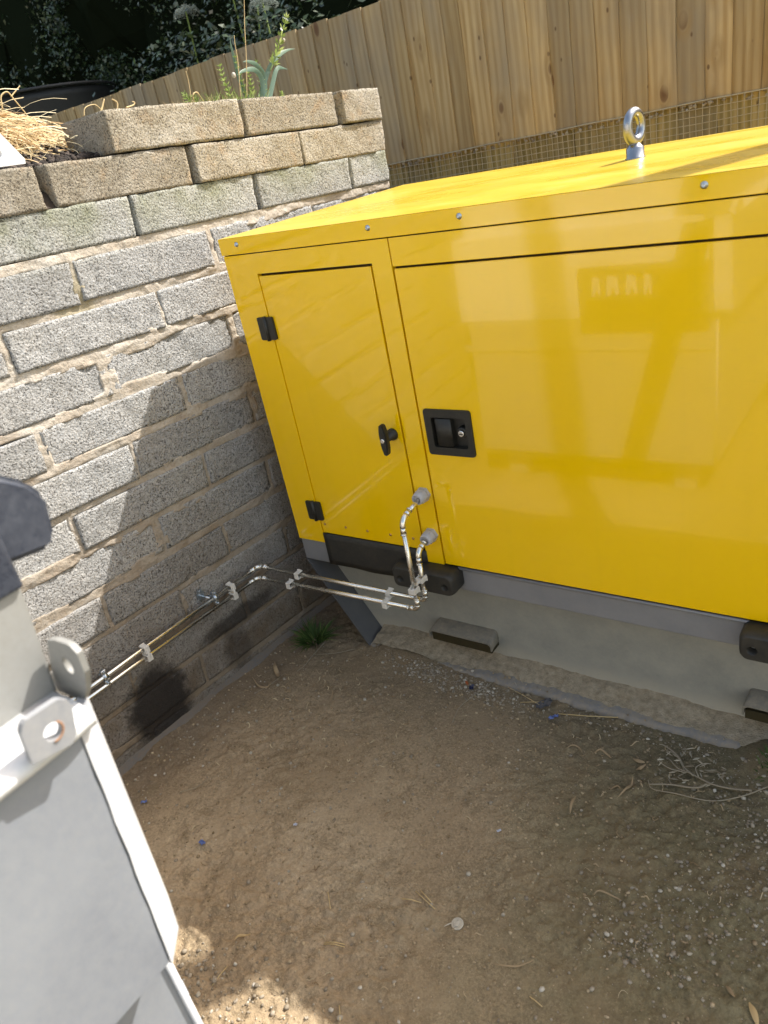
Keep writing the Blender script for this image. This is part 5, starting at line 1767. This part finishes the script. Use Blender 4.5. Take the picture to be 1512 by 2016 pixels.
# gravel: dense drifts plus a thin general scatter
def scatter(regions, general, seed, smin, smax, emb=0.3):
    r = np.random.default_rng(seed); pts = []; sz = []
    for (cx_, cy_, sx, sy, n) in regions:
        for _ in range(n):
            pts.append((r.normal(cx_, sx), r.normal(cy_, sy))); 
    for _ in range(general):
        pts.append((r.uniform(-1.83, 0.15), r.uniform(0.35, 1.6)))
    pts = np.array(pts)
    keep = (pts[:, 1] < 1.50) & (pts[:, 0] > -1.79) | ((pts[:, 1] < 1.595) & (pts[:, 0] > -1.42) & (pts[:, 1] > 1.50) & (pts[:, 0] < -0.3) & (r.random(len(pts)) < 0.35))
    pts = pts[keep]
    s = smin + (smax - smin) * r.random(len(pts)) ** 3.5
    z = ground_h(pts[:, 0], pts[:, 1])
    onf = (pts[:, 1] > 1.505) & (pts[:, 0] > -1.45) & (pts[:, 0] < -0.29)
    z = np.where(onf, 0.0125, z) + s * (0.5 - emb)
    return np.column_stack([pts, z]), s
P_, S_ = scatter([(-0.30, 1.05, 0.09, 0.08, 420), (-0.20, 1.33, 0.06, 0.09, 480), (-0.36, 0.92, 0.06, 0.035, 260), (-0.15, 1.15, 0.06, 0.09, 300),
                  (-1.17, 1.47, 0.10, 0.025, 700), (-0.98, 1.45, 0.09, 0.025, 300), (-1.30, 1.52, 0.08, 0.02, 200), (-0.65, 1.47, 0.25, 0.015, 260), (-1.05, 0.44, 0.14, 0.035, 420),
                  (-1.70, 0.95, 0.035, 0.22, 200), (-0.55, 0.60, 0.3, 0.06, 150)], 1500, 41, 0.0010, 0.0056)
ico_cloud('gravel', P_, S_, STONE, 0.75, kind='stuff', seed=2)
P_, S_ = scatter([(-1.1, 0.9, 0.4, 0.3, 2500), (-0.8, 1.2, 0.3, 0.2, 1500)], 4000, 43, 0.0008, 0.0045)
ico_cloud('dirt_crumbs', P_, S_, CLOD, 0.75, kind='stuff', seed=3)

# grey sand lying on the skid flange and heaped at its left end
nX_, nY_ = 300, 22
X, Y = np.meshgrid(np.linspace(-1.44, -0.10, nX_), np.linspace(Y0 + 0.012, Y0 + 0.092, nY_), indexing='ij')
tt = (Y - Y0 - 0.012) / 0.08
edge = np.clip((0.45 + 0.55 * fbm(X * 6, Y * 10, 0, 15, 3)), 0, 1)
Zs = 0.0105 + np.clip(tt - 0.35 * edge, -0.2, 1) * 0.030 + 0.0028 * fbm(X * 40, Y * 40, 0, 19, 3)
Zs += 0.014 * np.exp(-((X + 1.30) / 0.13) ** 2)
idx = np.arange(nX_ * nY_).reshape(nX_, nY_)
F = np.stack([idx[:-1, :-1].ravel(), idx[1:, :-1].ravel(), idx[1:, 1:].ravel(), idx[:-1, 1:].ravel()], 1)
np_obj('sand_drift', np.stack([X.ravel(), Y.ravel(), Zs.ravel()], 1), F, SAND, None, True, kind='stuff')

def on_ground(u, v):
    d = CR[0] * (u - 756) + CR[1] * (v - 1008) + CR[2] * F_PX
    p = Vector((0, 0, 1.5)) + d * (1.5 / -d.z)
    p.z = gh(p.x, p.y)
    return p
rl = random.Random(77)
# small curled shavings / bark strips / straws scattered about: nobody would count these
def litter_cloud():
    bm = bmesh.new()
    for k in range(300):
        x_, y_ = rl.uniform(-1.75, 0.05), rl.uniform(0.42, 1.48)
        if rl.random() < 0.35: x_, y_ = rl.gauss(-1.45, 0.18), rl.gauss(1.25, 0.12)
        if y_ > 1.49 or x_ < -1.76: continue
        a = rl.uniform(0, 6.28); L_ = rl.uniform(0.008, 0.028); cu = rl.gauss(0, 1.8); w = rl.uniform(0.0005, 0.0016)
        q = Vector((x_, y_, gh(x_, y_) + 0.0035)); pts = []
        for s in range(7):
            pts.append(q.copy()); aa = a + cu * s / 6
            q = q + Vector((math.cos(aa), math.sin(aa), 0)) * L_ / 6
            q.z = gh(q.x, q.y) + 0.003 + 0.003 * math.sin(s * 0.9 + k)
        ribbon(bm, pts, [w * (0.4 + 0.6 * math.sin(math.pi * (s + 0.5) / 7)) for s in range(7)], Vector((0.3, -0.5, 0.8)), 0.5)
    bm_obj('plant_litter', bm, DRYL, None, kind='stuff')
litter_cloud()
# individually recognisable leaves and straws
def curled(ctrl, w, label, name='dry_leaf', mat=DRYL, cat='dry leaf', lift=0.005):
    pts = []
    for i, (u, v) in enumerate(ctrl):
        p = on_ground(u, v); p.z += lift * (0.4 + abs(math.sin(i * 1.5))); pts.append(p)
    pts = spline(pts, 5); n = len(pts)
    bm = bmesh.new(); ribbon(bm, pts, [w * (0.15 + 0.85 * math.sin(math.pi * (k + 0.3) / n)) for k in range(n)], Vector((0.3, -0.5, 0.8)), 0.6)
    return bm_obj(name, bm, mat, None, True, label=label, cat=cat)
curled([(462, 1852), (472, 1845), (485, 1843), (495, 1844)], 0.0030, 'yellowish curved leaf just right of the sunlit patch by the skip', mat=STRAW)
curled([(1122, 1600), (1126, 1582), (1134, 1566)], 0.0035, 'narrow twisted leaf lying alone right of centre')
curled([(1215, 1570), (1232, 1558), (1243, 1545), (1246, 1535)], 0.0028, 'dark twisted leaf left of the dead weed')
curled([(1246, 1493), (1258, 1500), (1270, 1503)], 0.0045, 'short broad dry leaf above the dead weed stem')
curled([(1252, 1512), (1262, 1514), (1272, 1508)], 0.0035, 'brownish leaf scrap tucked under the broad dry leaf')
curled([(1115, 1474), (1128, 1469), (1140, 1472), (1147, 1483)], 0.0020, 'thin hooked leaf below the skid flange')
curled([(1170, 1483), (1182, 1478), (1195, 1484), (1204, 1493)], 0.0026, 'wavy pale leaf right of the hooked one')
curled([(1430, 1940), (1436, 1950), (1446, 1968)], 0.0038, 'broad dry leaf near the bottom right corner')
curled([(497, 1335), (510, 1351), (525, 1352), (534, 1343)], 0.0030, 'curled brown leaf in front of the wall foot')
curled([(541, 1302), (543, 1318), (547, 1328), (552, 1338)], 0.0070, 'crumpled pinkish dead leaf standing near the wall foot', lift=0.014)
curled([(558, 1352), (563, 1362), (572, 1357), (567, 1347), (560, 1350)], 0.0014, 'small curled ring of bark near the wall foot')
curled([(640, 1345), (655, 1362), (650, 1378)], 0.0022, 'hooked twig end in front of the grass tuft')
curled([(1168, 1762), (1180, 1752), (1212, 1760), (1224, 1766)], 0.0018, 'flat grey leaf right of the plastic cap')
curled([(980, 1868), (992, 1866), (1000, 1880)], 0.0012, 'thin hooked stem below the plastic cap')
curled([(970, 1895), (995, 1901), (1020, 1898), (1050, 1890)], 0.0018, 'long wavy fibre below the plastic cap')
curled([(1475, 1975), (1484, 1995), (1492, 2020)], 0.0060, 'yellow blade of leaf cut off by the bottom right edge', mat=STRAW)
curled([(455, 1508), (458, 1520), (457, 1527)], 0.0026, 'small pale leaf alone on the brown dirt')
def straw(a, b, label, w=0.0011, mat=STRAW):
    A, B_ = on_ground(*a), on_ground(*b); A.z += 0.003; B_.z += 0.004
    M2 = (A + B_) / 2; M2.z = gh(M2.x, M2.y) + 0.005
    bm = bmesh.new(); tube_mesh(bm, [A, M2, B_], w, 5)
    return bm_obj('straw_stalk', bm, mat, None, label=label, cat='straw')
straw((818, 1753), (856, 1788), 'upper of two straws lying parallel left of the cap')
straw((826, 1750), (850, 1776), 'short straw crossing the parallel ones left of the cap')
straw((790, 1768), (829, 1775), 'level straw left of the two slanted straws')
straw((646, 1758), (652, 1793), 'upright looking short straw left of centre')
straw((638, 1861), (679, 1866), 'lower level straw near the bottom left of the dirt')
straw((640, 1858), (679, 1860), 'upper level straw near the bottom left of the dirt')
straw((1042, 1958), (1067, 1978), 'short straw near the bottom middle')
straw((420, 1945), (448, 1906), 'straw beside the sunlit patch at the skip foot')
straw((1098, 1404), (1217, 1416), 'long pale straw lying below the skid flange', 0.0016)
straw((1000, 1353), (1062, 1388), 'thin straw touching the weed root by the flange')
straw((1024, 1383), (1075, 1383), 'bleached straw pointing at the grey scrap')
straw((670, 1985), (672, 2016), 'short straw at the bottom edge')
straw((476, 1315), (502, 1300), 'pale stick near the wall foot')
straw((247, 1500), (287, 1464), 'grey twig leaning at the wall foot by the skip', 0.0018, DRYW)
# long roots / dead creepers on the soil
def creeper(ctrl, w, label, name='dead_creeper', mat=DRYW, lift=0.004):
    pts = spline([on_ground(u, v) + Vector((0, 0, lift)) for u, v in ctrl], 7)
    for p in pts: p.z = max(p.z, gh(p.x, p.y) + 0.002)
    bm = bmesh.new(); tube_mesh(bm, pts, [w * (1 - 0.5 * i / len(pts)) for i in range(len(pts))], 5)
    return bm_obj(name, bm, mat, None, label=label, cat='dead stem')
creeper([(970, 1345), (930, 1375), (905, 1395), (890, 1425)], 0.0013, 'thin root arching left from the weed at the flange')
creeper([(640, 1265), (618, 1290), (600, 1310), (585, 1322)], 0.0016, 'dark bent twig below the grass tuft')
creeper([(700, 1280), (660, 1286), (620, 1290)], 0.0011, 'thin dry stem crossing below the grass tuft')
creeper([(355, 1560), (385, 1550), (410, 1533)], 0.0011, 'faint rootlet right of the skip strip')
creeper([(500, 1365), (535, 1345), (560, 1325)], 0.0010, 'fine stem crossing the curled leaves at the wall foot')
# dead branching weed with a long stem
wd_o = empty('dead_weed', on_ground(1380, 1530), label='dead branching weed with a long curved stem lying right of centre', cat='dead weed')
wi = Matrix.Translation(wd_o.location).inverted()
def wpart(name, bm, mat=DRYW):
    c = bm_obj(name, bm, mat); c.parent = wd_o; c.matrix_parent_inverse = wi
bm = bmesh.new()
def wst(ctrl, w0, w1, lift=0.012):
    pts = spline([on_ground(u, v) + Vector((0, 0, lift)) for u, v in ctrl], 6)
    n = len(pts); tube_mesh(bm, pts, [w0 + (w1 - w0) * i / n for i in range(n)], 6)
wst([(1278, 1549), (1320, 1550), (1370, 1556), (1392, 1550)], 0.0018, 0.0028)
wst([(1276, 1540), (1285, 1553), (1330, 1568), (1400, 1576), (1460, 1570), (1512, 1555)], 0.0012, 0.0018, 0.006)
wst([(1480, 1563), (1440, 1556), (1400, 1548), (1360, 1530), (1335, 1518), (1318, 1500)], 0.0026, 0.0016)
wst([(1350, 1525), (1335, 1495), (1310, 1474), (1298, 1470)], 0.0030, 0.0012)
wst([(1365, 1535), (1345, 1515), (1330, 1490), (1312, 1483)], 0.0022, 0.0010)
wst([(1345, 1525), (1320, 1520), (1300, 1508), (1296, 1500)], 0.0020, 0.0010)
wst([(1345, 1545), (1335, 1535), (1350, 1525)], 0.0012, 0.0008)
wst([(1375, 1538), (1370, 1520), (1385, 1512), (1400, 1512)], 0.0012, 0.0006, 0.016)
wst([(1385, 1530), (1410, 1525), (1430, 1536)], 0.0010, 0.0006, 0.014)
wpart('stem', bm)
bm = bmesh.new()
rw = random.Random(9)
for k in range(54):
    if k < 34: u, v = rw.uniform(1292, 1375), rw.uniform(1478, 1548)
    else: u, v = rw.uniform(1375, 1432), rw.uniform(1508, 1545)
    p = on_ground(u, v) + Vector((0, 0, rw.uniform(0.004, 0.022)))
    a = rw.uniform(0, 6.28); L_ = rw.uniform(0.010, 0.024)
    d = Vector((math.cos(a), math.sin(a), rw.uniform(-0.3, 0.3))); b_ = Vector((-math.sin(a), math.cos(a), 0.3)) * rw.uniform(-0.4, 0.4)
    ribbon(bm, [p, p + d * L_ * 0.5 + b_ * L_ * 0.2, p + d * L_ + b_ * L_ * 0.5], [0.0006, rw.uniform(0.0012, 0.0026), 0.0003], Vector((0.3, -0.5, 0.8)), 0.6)
wpart('leaves', bm)

# plastic scraps
def scrap(u, v, s, mat, label, seed, name='plastic_scrap', cat='plastic scrap', ex_=1.0):
    r = random.Random(seed); p = on_ground(u, v)
    bm = bmesh.new(); bmesh.ops.create_grid(bm, x_segments=6, y_segments=4, size=s)
    a = r.uniform(0, 3.1)
    for q in bm.verts:
        x_, y_ = q.co.x * ex_, q.co.y * 0.6
        q.co = Vector((x_ * math.cos(a) - y_ * math.sin(a), x_ * math.sin(a) + y_ * math.cos(a), 0)) + p + Vector((r.uniform(-1, 1) * s * 0.22, r.uniform(-1, 1) * s * 0.22, 0.003 + abs(r.gauss(0, s * 0.4))))
    return bm_obj(name, bm, mat, None, label=label, cat=cat)
scrap(583, 1627, 0.0055, PALEP, 'small crumpled clear film scrap left of centre', 1)
scrap(400, 1663, 0.0080, BLUEP, 'crumpled blue film scrap right of the skip strip', 2, ex_=1.3)
scrap(982, 1634, 0.0050, PALEP, 'tiny crumpled silvery scrap in the middle of the dirt', 3)
scrap(1090, 1412, 0.0100, BLUEP, 'flat blue scrap below the skid flange', 4, ex_=1.3)
scrap(283, 1577, 0.0060, BLUEP, 'little blue strip half hidden by the skip strip', 8, ex_=1.4)
o = scrap(929, 1357, 0.0100, Mat('navy_wrapper', (0.015, 0.02, 0.07), 0.3).m, 'dark blue crumpled wrapper in front of the forklift pocket', 5)
scrap(920, 1348, 0.0055, REDP, 'red and yellow scrap touching the dark blue wrapper', 6, ex_=1.6)
scrap(1070, 1386, 0.0210, Mat('grey_slate_scrap', (0.09, 0.085, 0.09), 0.6).m, 'flat grey slate coloured scrap half under the flange', 7, 'slate_scrap', 'scrap', ex_=1.2)
# round bottle top
p = on_ground(900, 1815)
cap_o = empty('bottle_top', p, label='round dusty white plastic cap lying face up on the dirt', cat='bottle cap')
ci = Matrix.Translation(cap_o.location).inverted()
Mt = Matrix.Translation(p + Vector((0, 0, 0.001))) @ Euler((0.10, -0.06, 0.3)).to_matrix().to_4x4()
bm = bmesh.new()
lathe_mesh(bm, [(0.0125, 0.0), (0.0135, 0.002), (0.0130, 0.0042), (0.0118, 0.0046), (0.0105, 0.0025), (0.0092, 0.0022)], seg=40)
bm.transform(Mt); c = bm_obj('cap_rim', bm, CAPW); c.parent = cap_o; c.matrix_parent_inverse = ci
bm = bmesh.new()
lathe_mesh(bm, [(0.0085, 0.0020), (0.0080, 0.0058), (0.0070, 0.0062), (0.0060, 0.0046)], seg=6)
bm.transform(Mt); c = bm_obj('hex_boss', bm, CAPW); c.parent = cap_o; c.matrix_parent_inverse = ci
bm = bmesh.new(); q = p + Vector((-0.012, -0.004, 0.003))
e = on_ground(874, 1822) + Vector((0, 0, 0.003)); tube_mesh(bm, [q, (q + e) / 2 + Vector((0, 0, 0.001)), e], [0.0011, 0.0014, 0.0006], 6)
c = bm_obj('pull_tab', bm, CAPW); c.parent = cap_o; c.matrix_parent_inverse = ci

# ================================================================== surroundings behind the camera (seen only in reflections; house added for bounce light)
grid_obj('yard_tarmac', -9.5, 14, -14, -0.9, 40, 30, lambda X, Y: 0.004 + 0 * X, YARD, kind='structure')
house = empty('bounce_light_house', (2.0, -11.0, 0), label='pale house added behind the camera to bounce light onto the generator front', cat='house')
hi_ = Matrix.Translation(house.location).inverted()
def H(o, par=None):
    o.parent = par or house
    if par is None: o.matrix_parent_inverse = hi_
    return o
RENDERW = simple_noise_mat('bounce_wall_render', (0.66, 0.64, 0.58), (0.76, 0.74, 0.68), 0.9, 3)
SLATE = simple_noise_mat('bounce_house_slate', (0.08, 0.08, 0.09), (0.14, 0.14, 0.15), 0.7, 5)
GLASS = Mat('window_glass', (0.03, 0.04, 0.05), 0.05).m
H(box('wall', -9, 12, -17, -10.5, 0, 5.6, RENDERW))
bm = bmesh.new(); prism(bm, [(-17.4, 5.6), (-10.1, 5.6), (-13.75, 8.4)], (-9.3, 12.3), 'x'); H(bm_obj('roof', bm, SLATE))
for wx_ in (-7, -3, 5, 9):
    for wz_ in (1.0, 3.6):
        w_ = H(box('window', wx_ - 0.7, wx_ + 0.7, -10.51, -10.44, wz_, wz_ + 1.2, WHITEP))
        H(box('pane', wx_ - 0.62, wx_ + 0.62, -10.445, -10.43, wz_ + 0.08, wz_ + 1.12, GLASS), w_)
H(box('bounce_house_door', 0.6, 1.5, -10.51, -10.44, 0.0, 2.1, SIGND))
print('OBJECTS', len(D.objects), 'TRIS', sum(len(o.data.polygons) for o in D.objects if o.type == 'MESH'))
